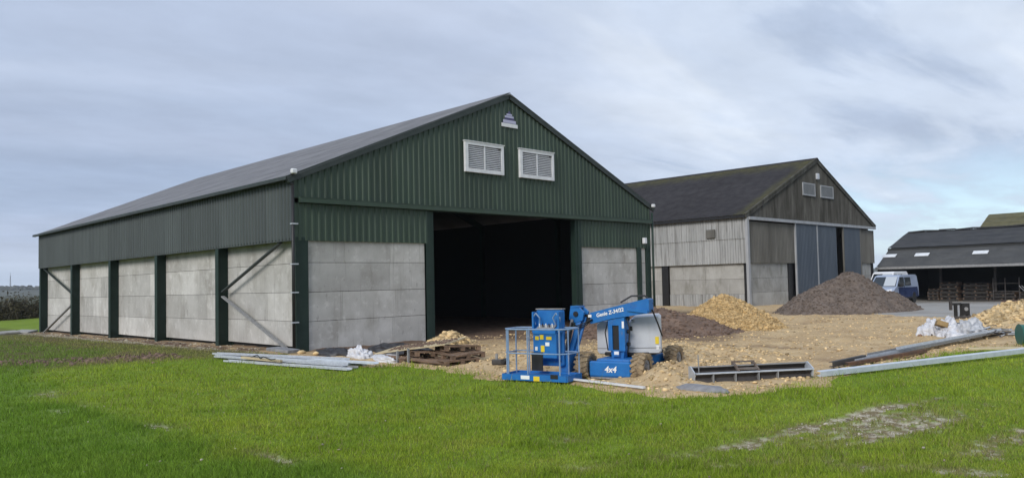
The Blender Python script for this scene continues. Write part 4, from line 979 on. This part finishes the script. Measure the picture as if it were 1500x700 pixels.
# stack of purlins at the near barn corner
G = 'galvanised purlins stacked at the near corner of the green barn'
descr = ['lowest purlin nearest the grass in the flat steel stack', 'second lowest purlin in the flat steel stack', 'purlin lying at the back of the flat steel stack by the wall', 'upper purlin at the front of the flat steel stack',
         'upper middle purlin on the flat steel stack', 'top purlin crossing the flat steel stack at a slight angle', 'short purlin end sticking out of the right end of the flat steel stack']
pl_ = [((-2.80, -1.3, .03), (-1.95, -6.75, .03)), ((-2.45, -.6, .03), (-1.62, -6.5, .03)), ((-2.05, .7, .03), (-1.10, -6.1, .03)), ((-2.62, -.2, .09), (-1.80, -6.3, .09)), ((-2.30, .5, .09), (-1.40, -5.9, .09)), ((-2.52, .2, .15), (-1.20, -5.4, .15)), ((-1.66, -4.3, .11), (-1.16, -6.75, .11))]
for k, ((p, q), d_) in enumerate(zip(pl_, descr)):
    Lk = (Vector(q)-Vector(p)).length; o = cee(Lk, .17, .055).build('steel_purlin', ('galv', 'grey_mid', 'grey_mid', 'galv', 'whitegalv', 'galv', 'whitegalv')[k]); lay(o, p, q, R(90)); tag(o, 'galvanised '+d_, 'purlin', G)
for k, (p, q, d_) in enumerate((((-2.78, -2.2, .02), (-2.30, -4.7, .02), 'pale timber batten under the front of the flat steel stack'), ((-2.70, -2.0, .17), (-2.45, -3.9, .14), 'pinkish timber lath on the left of the flat steel stack'))):
    o = MB().bar((0, 0, 0), (Vector(q)-Vector(p)).length*Vector((1, 0, 0)), .09, .06).build('timber_batten', 'paletimber'); lay(o, p, q); tag(o, d_, 'batten')
o = MB().rbox(-.5, .5, -.25, .25, 0, .09, .01).build('grey_board', 'stone', loc=(-.72, -.55, .12)); o.rotation_euler = (0, R(4), R(-75)); tag(o, 'flat grey board at the foot of the green corner column', 'board')
mb = MB(); mb.path([(0, 0, .03), (.05, -.3, .10), (.0, -.6, .02), (-.05, -.9, .09), (.02, -1.2, .02), (0, -1.5, .05)], .014); o = mb.build('cable_loop', 'hose', loc=(-2.62, -2.4, .16)); tag(o, 'thin dark cable looped over the pinkish batten of the steel stack', 'cable')

def crumple(name, label, cat, c, sx, sy, sz, material, seed, amp=.35, flat=0.):
    n, k = 44, 22; th = np.linspace(0, 2*np.pi, n, endpoint=False); ph = np.linspace(0, np.pi/2*1.12, k)
    T_, P_ = np.meshgrid(th, ph, indexing='ij')
    rad = 1+amp*(fbm(np.cos(T_)*np.sin(P_)*2.2+7+seed, np.sin(T_)*np.sin(P_)*2.2+3, 201+seed, 4)-.5)*2+.32*amp*(fbm(np.cos(T_)*5+9, np.sin(T_)*5+P_*6, 211+seed, 3)-.5)
    x = np.cos(T_)*np.sin(P_)**.8*rad*sx; y = np.sin(T_)*np.sin(P_)**.8*rad*sy; z = np.maximum(np.cos(P_), -.2)*rad*sz
    z = z*(1-flat)+flat*sz*fbm(x*6+seed, y*6, 221+seed, 3)*np.cos(P_).clip(0)**.3
    V = np.stack([x, y, z], -1).reshape(-1, 3); i = np.arange(n*k).reshape(n, k); j = np.roll(i, -1, 0)
    Fa = np.stack([i[:, :-1], j[:, :-1], j[:, 1:], i[:, 1:]], -1).reshape(-1, 4)
    o = quick(name, V, Fa, material); o.location = (c[0], c[1], c[2] if len(c) > 2 else gzs(c[0], c[1])); return tag(o, label, cat)
crumple('plastic_sheet', 'crumpled white plastic sheet heaped against the concrete wall panel', 'plastic sheet', (.0, -3.95), .24, .46, .26, 'plastic', 1, .7)
crumple('plastic_sheet', 'flat white plastic sheet on the ground beside the broken pallets', 'plastic sheet', (-.25, -5.75), .30, .70, .16, 'plastic', 2, .6)
crumple('membrane', 'black plastic membrane along the foot of the concrete wall', 'membrane', (.1, -2.6), .35, 1.1, .20, 'blacksheet', 3, .5)
crumple('membrane', 'slack black membrane between the white plastic and the door column', 'membrane', (1.9, -3.3), .8, 1.0, .26, 'blacksheet', 4, .5)
for k, (x, y, s_, d_) in enumerate(((-.5, -1.35, .13, 'pale stone nearest the green corner column'), (-.35, -2.0, .16, 'tan stone lying left of the black membrane'), (.1, -1.7, .11, 'small stone against the foot of the concrete wall'))):
    o = stones('rock', np.array([[0, 0, 0.]]), np.array([s_]), 'tanstone'); o.location = (x, y, gzs(x, y)+s_*.4); tag(o, d_, 'rock')
for k, (x, y, h, d_) in enumerate(((-.30, -6.35, .34, 'left of two short timber stakes before the broken pallets'), (-.22, -6.75, .40, 'right of two short timber stakes before the broken pallets'))):
    o = MB().box((0, 0, h/2), (.05, .05, h)).build('stake', 'grey_mid', loc=(x, y, gzs(x, y)-.02)); tag(o, d_, 'stake')
# pallets
def pallet(label, c, rz, tilt=(0, 0), L_=1.25, W_=1.0, group='broken pallets stacked at the doorway'):
    T = thing('wooden_pallet', label, 'pallet', c, rz, group); T.rotation_euler = (R(tilt[0]), R(tilt[1]), rz)
    for k in range(7): o = MB().box((0, 0, 0), (L_*random.uniform(.93, 1), .10, .022)).build('deck_board', 'timber', T); o.location = (random.uniform(-.02, .02), -W_/2+.06+k*(W_-.12)/6, .132); o.rotation_euler = (0, R(random.uniform(-.8, .8)), R(random.uniform(-2, 2)))
    for k in range(3): o = MB().box((0, 0, 0), (L_, .10, .022)).build('base_board', 'timber', T); o.location = (0, -W_/2+.06+k*(W_-.12)/2, .011)
    for i in range(3):
        o = MB().box((0, 0, 0), (.10, W_, .022)).build('stringer_board', 'timber', T); o.location = (-L_/2+.06+i*(L_-.12)/2, 0, .109)
        for j in range(3): o = MB().box((0, 0, 0), (.12, .11, .076)).build('block', 'timber', T); o.location = (-L_/2+.07+i*(L_-.14)/2, -W_/2+.06+j*(W_-.12)/2, .060)
    return T
zz = gzs(.6, -6.9)-.02
pallet('lowest pallet of the broken stack on its left', (.35, -6.25, zz), R(62), (2, -1))
pallet('lowest pallet of the broken stack on its right', (.55, -7.75, zz), R(75), (-2, 1))
pallet('middle pallet of the broken stack under the sandy board, left half', (.55, -6.55, zz+.15), R(70), (3, 2))
pallet('middle pallet of the broken stack under the sandy board, right half', (.75, -7.70, zz+.155), R(78), (-3, -2))
pallet('topmost pallet at the right end of the broken stack', (1.0, -7.35, zz+.30), R(66), (2, 3))
T = thing('plywood_board', 'sandy plywood board strewn with soil on top of the broken pallets', 'board', (.55, -6.25, zz+.42), R(-72)); T.rotation_euler = (R(6), R(-7), R(-72))
MB().box((0, 0, 0), (2.4, 1.1, .03)).build('board', 'paletimber', T)
px = RNG.uniform(-.9, 1.15, 420); py = RNG.normal(0, .25, 420).clip(-.5, .5)
o = stones('soil_crumbs', np.c_[px, py, .02+0*px], RNG.uniform(.012, .045, 420), 'brownsoil', T); o['kind'] = 'stuff'
o = MB().box((0, 0, 0), (2.3, .13, .025)).build('loose_plank', 'timber', loc=(-.12, -6.9, zz+.12)); o.rotation_euler = (R(25), R(3), R(-78)); tag(o, 'bent brown plank leaning along the front of the broken pallets', 'plank')
# white edging strip by the lift
o = MB().bar((0, 0, 0), (2.35, 0, 0), .07, .035).build('edging_strip', 'white'); lay(o, (-.42, -12.75, gzs(-.42, -12.75)+.05), (-.62, -15.1, gzs(-.6, -15)+.05)); tag(o, 'thin white strip lying on the lawn edge under the boom lift', 'strip')
o = crumple('stone_slab', 'flat grey slab on the lawn edge below the land leveller', 'slab', (.02, -16.0), .28, .58, .10, 'stone', 9, .25)
# hitch thing left of the basket
T = thing('hitch_block', 'small dark tow hitch lying left of the lift basket', 'hitch', (.45, -9.75, gzs(.45, -9.75)), R(-60))
MB().rbox(-.22, .22, -.08, .08, .0, .14, .03).build('body', 'darksteel', T); MB().tube((-.1, 0, .14), (-.1, 0, .28), .035, 10).build('ball', 'grey_mid', T); MB().tube((.1, -.14, .10), (.1, .14, .10), .06, 12).build('roller', 'black', T)

# long steel on the right
def channel(name, label, cat, p, q, h, w, mt, roll=0, group=None):
    o = cee((Vector(q)-Vector(p)).length, h, w, .012).build(name, mt); lay(o, p, q, roll); return tag(o, label, cat, group)
channel('steel_beam', 'long pale galvanised channel beam along the lawn edge at right', 'beam', (2.95, -16.98, .03), (10.4, -19.55, .10), .11, .12, 'whitegalv', R(8))
Gp = 'long grey purlins beside the rubble'
channel('steel_purlin', 'longest grey purlin behind the rusty girder', 'purlin', (5.4, -16.55, .10), (15.9, -16.95, .14), .14, .07, 'galv', R(90), Gp)
channel('steel_purlin', 'grey purlin nearest the stone yard, left of the white bags', 'purlin', (6.9, -16.35, .10), (14.7, -16.75, .13), .14, .07, 'grey_mid', R(90), Gp)
channel('steel_purlin', 'grey purlin propped on top beside the white bags', 'purlin', (7.8, -16.75, .20), (15.3, -17.15, .22), .14, .07, 'galv', R(75), Gp)
channel('rusty_girder', 'rusty brown girder between the pale beam and grey purlins', 'girder', (4.9, -16.75, .06), (9.0, -17.10, .06), .08, .10, 'rust')
channel('rusty_girder', 'short dark girder end at the left tip of the purlins', 'girder', (4.5, -16.55, .06), (6.2, -16.62, .08), .12, .10, 'darksteel')
o = MB().rbox(0, 2.6, -.12, .12, 0, .05, .005).build('pale_plank', 'paletimber'); lay(o, (10.2, -17.75, .06), (11.0, -19.9, .12)); tag(o, 'pale clean timber plank on the grass left of the green drum', 'plank')
T = thing('green_drum', 'dark green drum on its side at the right edge of the photo', 'drum', (13.0, -18.75, gzs(13, -18.75)+.29), R(-55))
MB().tube((-.45, 0, 0), (.45, 0, 0), .29, 24).build('shell', 'drum', T, smooth=False)
for x in (-.44, -.15, .15, .44): MB().tube((x-.015, 0, 0), (x+.015, 0, 0), .302, 24).build('hoop', 'drum', T)
# bags
bags = [((15.3, -15.05), .38, .34, .42, 'plastic', 'big white rubble sack at the left of the bag heap'), ((15.0, -15.75), .34, .38, .40, 'plastic', 'white rubble sack in the middle front of the bag heap'), ((15.9, -15.45), .40, .36, .62, 'plastic', 'tallest white sack at the back of the bag heap'),
        ((15.1, -16.35), .34, .42, .46, 'greysheet', 'grey crumpled sack at the right of the bag heap'), ((14.6, -16.2), .22, .34, .22, 'plastic', 'low torn white bag at the front right of the bag heap'), ((16.0, -16.2), .42, .4, .55, 'greysheet', 'grey plastic bundle behind the right of the bag heap'), ((16.0, -14.9), .25, .25, .55, 'plastic', 'small pinkish white bag standing behind the left sack')]
for k, (c, a, b, h, mt, d_) in enumerate(bags): crumple('rubble_sack', d_, 'sack', (c[0], c[1], gzs(*c)-.06), a, b, h, mt, 20+k, .55)['group'] = 'rubble sacks heaped by the purlins'
for nm, mt, q in (('rubble_bits', 'tanstone', 60), ('brick_bits', 'brick', 14), ('dark_bits', 'darksteel', 30), ('pale_bits', 'plastic', 26)):
    lx = 15.2+RNG.uniform(-.7, 2.4, q); ly = -15.9+RNG.uniform(-1.3, 1.1, q)
    stones(nm, np.c_[lx, ly, yard_z(lx, ly)+.03], RNG.uniform(.03, .10, q), mt)['kind'] = 'stuff'
o = MB().box((0, 0, .0), (.50, .34, .16), Matrix.Rotation(R(20), 3, 'Y')).build('cardboard_box', 'ochre'); o.location = (15.05, -15.55, gzs(15.0, -15.5)+.38); o.rotation_euler = (R(20), R(-10), R(20)); tag(o, 'torn orange brown carton among the white sacks', 'box')
crumple('black_tarpaulin', 'black tarpaulin spread right of the white sacks', 'tarpaulin', (19.5, -15.6), 1.3, 1.0, .16, 'blacksheet', 40, .5)
T = thing('scaffold_fittings', 'tangle of grey steel offcuts right of the sacks', 'scrap steel', (15.5, -17.2, gzs(15.5, -17.2)), 0)
for k in range(46):
    a = random.uniform(0, 3.14); p = Vector((random.uniform(-.7, .7), random.uniform(-.8, .7), random.uniform(.03, .22))); d = Vector((math.cos(a), math.sin(a), random.uniform(-.2, .2)))*random.uniform(.12, .4)
    mb = MB(); mb.tube(p-d, p+d, random.uniform(.015, .03), 6); mb.build('steel_offcut', random.choice(('grey_mid', 'galv', 'darksteel')), T)
# black frame standing
T = thing('machine_attachment', 'black steel machine attachment standing upright behind the sacks', 'attachment', (25.9, -12.85, gzs(25.9, -12.85)), R(-46))
MB().bb(.12, .46, -.12, .12, .12, .66).build('body', 'black', T); MB().bb(-.38, .12, -.05, .05, .58, .68).build('arm', 'black', T); MB().bb(-.40, -.30, -.06, .06, .36, .76).build('hook_plate', 'darksteel', T); MB().bb(-.18, -.08, -.08, .08, .0, .60).build('leg', 'black', T)
for x in (.16, .42): MB().bb(x-.04, x+.04, -.16, .16, 0, .13).build('foot', 'darksteel', T)
MB().tube((.29, -.15, .40), (.29, .15, .40), .09, 14).build('spool', 'grey_mid', T)
channel('dark_beam', 'dark red brown beam lying across the yard at right behind the rubble', 'beam', (34.4, -12.5, .12), (39.5, -17.6, .15), .42, .3, 'redtimber')
channel('dark_beam', 'thin dark beam lying behind the black tarpaulin', 'beam', (23.5, -13.4, .12), (24.8, -15.2, .16), .12, .12, 'darksteel')

# ------------------------------------------------------------------ VANS
def van(label, x, y, z, L_, Wd, H, body, lower, name='van'):
    T = thing(name, label, 'van', (x, y, z), math.pi)     # local +x = nose direction after turn: model nose at -? (built nose at +x)
    w = Wd/2
    # side profile (u back->front 0..L, v height)
    top = [(0, .45), (0, H*.55), (.05, H*.93), (.25, H), (L_*.62, H), (L_*.70, H*.955), (L_*.865, H*.585), (L_*.955, H*.50), (L_, H*.37), (L_, .25)]
    def sec(u, v):  # tumblehome
        t = max(0, (v-H*.5)/(H*.5)); return w*(1-.13*t*t)
    mb = MB(); n = len(top); V = []
    for s in (-1, 1): V += [(u-L_, s*sec(u, v), v) for u, v in top]
    for s in (-1, 1): V += [(u-L_, s*(sec(u, v)-.04), v+.0) for u, v in top]
    Fs = [(i, i+1, n+i+1, n+i) for i in range(n-1)]+[tuple(reversed(range(n))), tuple(range(n, 2*n)), (0, n, 2*n-1, n-1)]
    V = V[:2*n]; mb.add(V, Fs); b = mb.build('body', [body], T)
    ws = MB()  # windscreen: quad proud of the sloped face
    def fr(u): 
        a, c = (L_*.70, H*.955), (L_*.865, H*.585); t = (u-a[0])/(c[0]-a[0]); return a[1]+(c[1]-a[1])*t
    u0, u1 = L_*.713, L_*.858
    ws.add([(u0-L_+.012, -sec(u0, fr(u0))+.10, fr(u0)+.012), (u0-L_+.012, sec(u0, fr(u0))-.10, fr(u0)+.012), (u1-L_+.012, sec(u1, fr(u1))-.08, fr(u1)+.012), (u1-L_+.012, -sec(u1, fr(u1))+.08, fr(u1)+.012)], [(0, 1, 2, 3)]); ws.build('windscreen', 'glass', T)
    ws = MB(); ws.add([(u0-L_+.03, -.02, fr(u0)+.002+.02), (u0-L_+.03, w*.80, fr(u0)+.022), (u1-L_+.03, w*.86, fr(u1)+.03), (u1-L_+.03, .02, fr(u1)+.03)], [(0, 1, 2, 3)]); ws.build('screen_reflection', 'glass_pale', T)  # pale quad over half the screen: a painted reflection
    for s in (-1, 1):
        def side(poly, nm, mt, off=.012):
            k = MB(); V = [(u-L_, s*(sec(u, v)+off), v) for u, v in poly]+[(u-L_, s*(sec(u, v)-.03), v) for u, v in poly]; m_ = len(poly)
            k.add(V, [tuple(range(m_)), tuple(reversed(range(m_, 2*m_)))]+[(i, (i+1) % m_, m_+(i+1) % m_, m_+i) for i in range(m_)]); return k.build(nm, mt, T)
        side([(L_*.57, H*.60), (L_*.715, H*.60), (L_*.715, H*.90), (L_*.69, H*.915), (L_*.57, H*.915)], 'side_window', 'glass')
        side([(L_*.735, H*.60), (L_*.83, H*.60), (L_*.735, H*.83)], 'quarter_window', 'glass')
        side([(L_*.30, H*.62), (L_*.52, H*.62), (L_*.52, H*.91), (L_*.30, H*.91)], 'side_window', 'glass')
        side([(.05, .40), (L_*.74, .40), (L_*.80, H*.55), (L_*.05, H*.55)], 'lower_side', lower, .008)
        side([(L_*.2, .30), (L_*.72, .30), (L_*.72, .40), (L_*.2, .40)], 'sill', 'black', .012)
        side([(L_*.545, .42), (L_*.552, .42), (L_*.552, H*.9), (L_*.545, H*.9)], 'door_seam', 'black', .014)
        for u in (L_*.19, L_*.80):
            k = MB(); k.tube((u-L_, s*(w-.30), .34), (u-L_, s*(w+.013), .34), .40, 20); k.build('wheel_arch', 'black', T)
            wheel(T, (u-L_, s*(w-.11), .33), .33, .22, (0, s, 0), 'tyre_clean', 'galv')
        k = MB(); k.rbox(L_*.76-L_, L_*.76-L_+.14, min(s*(w+.02), s*(w+.24)), max(s*(w+.02), s*(w+.24)), H*.57, H*.57+.26, .03); k.build('mirror', 'black', T)
        k = MB(); k.add([(-.19, s*(w-.14), H*.495), (-.02, s*(w-.20), H*.40), (-.02, s*(w-.55), H*.39), (-.12, s*(w-.50), H*.46)], [(0, 1, 2, 3)]); V=k.v; k.v=[(a_+.03, b_, c_2+.03) for a_, b_, c_2 in V]; k.add([(a_-.08, b_, c_2-.06) for a_, b_, c_2 in k.v[:4]], [(0, 1, 2, 3), ]); k.f += [(0, 1, 5, 4), (1, 2, 6, 5), (2, 3, 7, 6), (3, 0, 4, 7)]; k.m += [0]*4; k.build('headlight', 'lamp', T)
    MB().rbox(-.10, .06, -w+.04, w-.04, .24, .46, .04).build('bumper', lower, T)
    MB().bb(-.02, .025, -.45, .45, .50, .64).build('grille', 'black', T)
    MB().bb(.058, .072, -.26, .26, .33, .44).build('number_plate', 'plate', T)
    return T
gv = float(gz(np.array([43.]), np.array([-3.2]))[0])+.065
van('blue and silver panel van parked facing left beside the gravel pile', 43.0, -2.60, gv, 4.95, 1.92, 2.02, 'van_silver', 'van_blue')
gv2 = float(gz(np.array([50.]), np.array([0.]))[0])+.065
van('white high roofed van parked behind the blue van', 50.0, .30, gv2, 4.4, 1.85, 2.55, 'van_white', 'van_white')

# ------------------------------------------------------------------ goods stored in the shed
ORD = ['lowest', 'second', 'third', 'fourth', 'fifth', 'sixth', 'seventh', 'eighth', 'ninth']
def crates(where, x, y, n, w, d, hh, mt, group, nm='pallet_crate'):
    z = float(gz(np.array([x]), np.array([y]))[0])+.07
    for k in range(n):
        T = thing(nm, '%s dark crate up in the %s' % (ORD[k], where), 'crate', (x+random.uniform(-.08, .08), y+random.uniform(-.08, .08), z+k*hh), R(random.uniform(-2, 2)), group)
        MB().bb(-d/2, d/2, -w/2, w/2, hh*.80, hh*.97).build('deck', 'dim_board', T)
        for j in (-1, 0, 1): MB().bb(-d/2, d/2, j*(w/2-.08)-.07, j*(w/2-.08)+.07, .0, hh*.79).build('bearer', 'timber', T)
        for j in (-1, 1): MB().bb(-d/2-.03, -d/2-.005, -w/2, w/2, hh*.30+j*hh*.14-.05, hh*.30+j*hh*.14+.05).build('side_board', 'dim_board', T)
crates('left stack inside the open shed', 65.1, -.55, 5, 1.5, 1.2, .36, 'timber', 'stacked crates in the open shed')
crates('wide middle stack inside the open shed', 65.3, -2.75, 5, 2.1, 1.4, .33, 'grey_mid', 'stacked crates in the open shed')
crates('low right stack inside the open shed', 65.1, -5.0, 3, 2.0, 1.4, .30, 'grey_mid', 'stacked crates in the open shed')
crates('far right stack inside the open shed', 64.8, -7.6, 3, 2.6, 1.2, .28, 'timber', 'stacked crates in the open shed')
crates('short shed stack behind the blue van', 65.5, 1.0, 4, 1.0, 1.2, .30, 'timber', 'stacked crates in the open shed')
T = thing('lattice_panel', 'pale lattice panel leaning on the far right stack in the shed', 'panel', (62.6, -7.9, .32), 0)
for k in range(9):
    for s in (-1, 1):
        mb = MB(); y0 = -.9+k*.2; mb.bar((0 if s > 0 else .03, y0, 0), (0 if s > 0 else .03, y0+s*.45, .55), .02, .05, (1, 0, 0)); mb.build('lattice_bar', 'lift_grey', T)
T = thing('steel_rack', 'thin steel rack standing inside the open shed right of the stacks', 'rack', (64.2, -5.3, -.55), 0)
for y in (-1.1, 0, .95): MB().bb(-.04, .04, y-.04, y+.04, 0, 2.1).build('upright', 'darksteel', T)
for z in (.9, 1.6): MB().bb(-.03, .03, -1.1, .95, z-.03, z+.03).build('shelf_bar', 'darksteel', T)

# ------------------------------------------------------------------ hedge, far wood, mast
def leaves(n, R3, seed, size, stemmy=.25):
    rg = np.random.default_rng(seed)
    # clumps
    k = 26; cc = rg.normal(0, 1, (k, 3)); cc /= np.linalg.norm(cc, axis=1)[:, None]; cc *= rg.uniform(.25, .85, (k, 1)); cc[:, 2] = np.abs(cc[:, 2])*1.0
    cs = rg.uniform(.12, .34, k); w = rg.integers(0, k, n)
    P = cc[w]+rg.normal(0, 1, (n, 3))*cs[w][:, None]*.75
    P[:, 2] = np.abs(P[:, 2])+.02
    P = P*np.array(R3)
    a = rg.normal(0, 1, (n, 3)); a /= np.linalg.norm(a, axis=1)[:, None]; b = rg.normal(0, 1, (n, 3)); b -= (b*a).sum(1)[:, None]*a; b /= np.linalg.norm(b, axis=1)[:, None]
    s = rg.uniform(.5, 1.3, (n, 1))*size
    V = np.stack([P-a*s, P+b*s*.5, P+a*s, P-b*s*.5], 1).reshape(-1, 3); Fa = np.arange(4*n).reshape(-1, 4)
    return V, Fa, np.repeat(np.clip(rg.uniform(0, 1, n)*.5+rg.uniform(0, 1, k)[w]*.5, 0, 1), 4)
def trunk_mb(h, seed, r=.07):
    rr = random.Random(seed); mb = MB()
    mb.tube((0, 0, -.2), (0, 0, h*.45), r, 7, r*.7)
    for k in range(9):
        a = rr.uniform(0, 6.28); z0 = h*rr.uniform(.12, .45); l = h*rr.uniform(.35, .6)
        q = Vector((math.cos(a)*l*.7, math.sin(a)*l*.7, z0+l*.75)); mb.tube((0, 0, z0), q, r*.5, 5, r*.15)
        for j in range(2): b = a+rr.uniform(-.8, .8); mb.tube(q*.6+Vector((0, 0, z0*.4)), q*.6+Vector((math.cos(b)*l*.5, math.sin(b)*l*.5, z0*.4+l*.4)), r*.25, 4, r*.1)
    return mb
protos = []
for k in range(3):
    V, Fa, tn = leaves(3600, (1.9, 1.5, 1.9), 300+k, .085); protos.append((V, Fa, tn))
hb = [(-1.5, 68.2, 1.0, 'rounded'), (.9, 67.2, 1.10, 'tallest dense'), (3.0, 66.4, .95, 'thin brown'), (5.1, 64.9, 1.08, 'broad dark'), (7.3, 64.0, 1.0, 'scrubby'), (9.4, 62.8, 1.05, 'leggy'), (-3.9, 69.5, 1.1, 'low spreading'), (-6.3, 70.6, 1.0, 'ragged')]
MT['hedge'].node_tree  # winter hedge
place_words = ['at the left edge of the photo', 'third from the barn wall', 'second from the barn wall', 'directly left of the green barn end', 'behind the green barn end', 'farther behind the green barn', 'just beyond the left edge', 'well beyond the left edge']
meshes = {}
for i, (x, y, s, d_) in enumerate(hb):
    T = thing('hedge_bush', '%s brown green hedge bush %s' % (d_, place_words[i]), 'bush', (x, y, float(gz(np.array([x]), np.array([y]))[0])-.05), R(67*i), 'bushes of the field hedge')
    T.scale = (s, s, s*1.05); k = i % 3
    if k not in meshes:
        V, Fa, tn = protos[k]; a = quick('crown', V, Fa, 'hedge', T, dict(tone=tn)); b = trunk_mb(2.0, k).build('trunk', 'bark', T); meshes[k] = (a.data, b.data)
    else: link('crown', meshes[k][0], T); link('trunk', meshes[k][1], T)
# low scrub under the hedge
n = 22000; t = RNG.uniform(0, 1, n); X = -8+20*t+RNG.normal(0, .5, n); Y = 71-9.2*t-.2+RNG.normal(0, .5, n); P = np.c_[X, Y, gz(X, Y)+np.abs(RNG.normal(0, .75, n))*(.7+.6*fbm(X*.6, Y*0, 402))]
a = RNG.normal(0, .09, (n, 3)); b = RNG.normal(0, .06, (n, 3)); V = np.stack([P-a, P+b, P+a, P-b], 1).reshape(-1, 3)
quick('hedge_bottom', V, np.arange(4*n).reshape(-1, 4), 'hedge', attrs=dict(tone=np.repeat(RNG.uniform(0, 1, n), 4)))['kind'] = 'stuff'
# wood along the crest of the far hills
n = 15000; A = RNG.uniform(R(35), R(150), n); RR = RNG.uniform(1350, 1720, n)
keepw = fbm(np.cos(A)*40+50, np.sin(A)*40+RR*.004, 401) > .43; A = A[keepw]; RR = RR[keepw]; n = len(A)
hgt = np.interp(RR, rr, hh)*(.75+.5*fbm(np.cos(A)*6+9, np.sin(A)*6+9, 101))
sz = RNG.uniform(1.5, 4.0, n)
stones('far_wood', np.c_[np.cos(A)*RR, np.sin(A)*RR, hgt+sz*.3], sz, 'farwood')['kind'] = 'stuff'
ma = math.atan2(.1, 1)  # mast on the crest
o_ = Vector((-12.63, -24.38, 0)); dm = Vector((.188, .982, 0)).normalized(); pm = o_+dm*1600
T = thing('radio_mast', 'thin radio mast on the far wooded ridge at left', 'mast', (pm.x, pm.y, 10), 0)
mb = MB()
for k in range(3): a = 2.094*k; mb.tube((math.cos(a)*1.1, math.sin(a)*1.1, 0), (math.cos(a)*.3, math.sin(a)*.3, 24), .22, 5)
mb.build('lattice_leg', 'darksteel', T)
mb = MB()
for k in range(9): z = 1+k*2.5; r = 1.1-.8*z/24; [mb.tube((math.cos(2.094*j)*r, math.sin(2.094*j)*r, z), (math.cos(2.094*(j+1))*r*.95, math.sin(2.094*(j+1))*r*.95, z+1.8), .10, 4) for j in range(3)]
mb.build('lattice_brace', 'darksteel', T); MB().tube((0, 0, 24), (0, 0, 29), .15, 5).build('antenna', 'darksteel', T)
# pale broken slabs / puddle edge by the far corner of the barn
for k, (x, y, sx, sy, d_) in enumerate(((-1.9, 34.8, 1.0, .6, 'pale broken concrete slab left of the far barn corner'), (-3.2, 34.2, .5, .35, 'small pale slab farthest left of the far barn corner'), (-.4, 35.4, .9, .5, 'pale broken slab touching the far barn corner'))):
    o = MB().rbox(-sx, sx, -sy, sy, 0, .12, .03).build('broken_slab', 'oldconc', loc=(x, y, float(field_z(np.array([x]), np.array([y]))[0])+.02)); o.rotation_euler = (R(3), R(-2), R(30*k)); tag(o, d_, 'slab')

# ------------------------------------------------------------------ haze
def haze():
    o = MB().bb(-2600, 2600, -2600, 2600, -9, 48).build('haze', 'white'); o.data.materials.clear()
    M = bpy.data.materials.new('thin_haze'); M.use_nodes = True; nt = M.node_tree; nt.nodes.remove(nt.nodes['Principled BSDF'])
    v = nt.nodes.new('ShaderNodeVolumePrincipled'); v.inputs['Color'].default_value = (.80, .88, 1, 1); v.inputs['Density'].default_value = .00016
    nt.links.new(v.outputs[0], nt.nodes['Material Output'].inputs['Volume']); o.data.materials.append(M); o['kind'] = 'stuff'
haze()
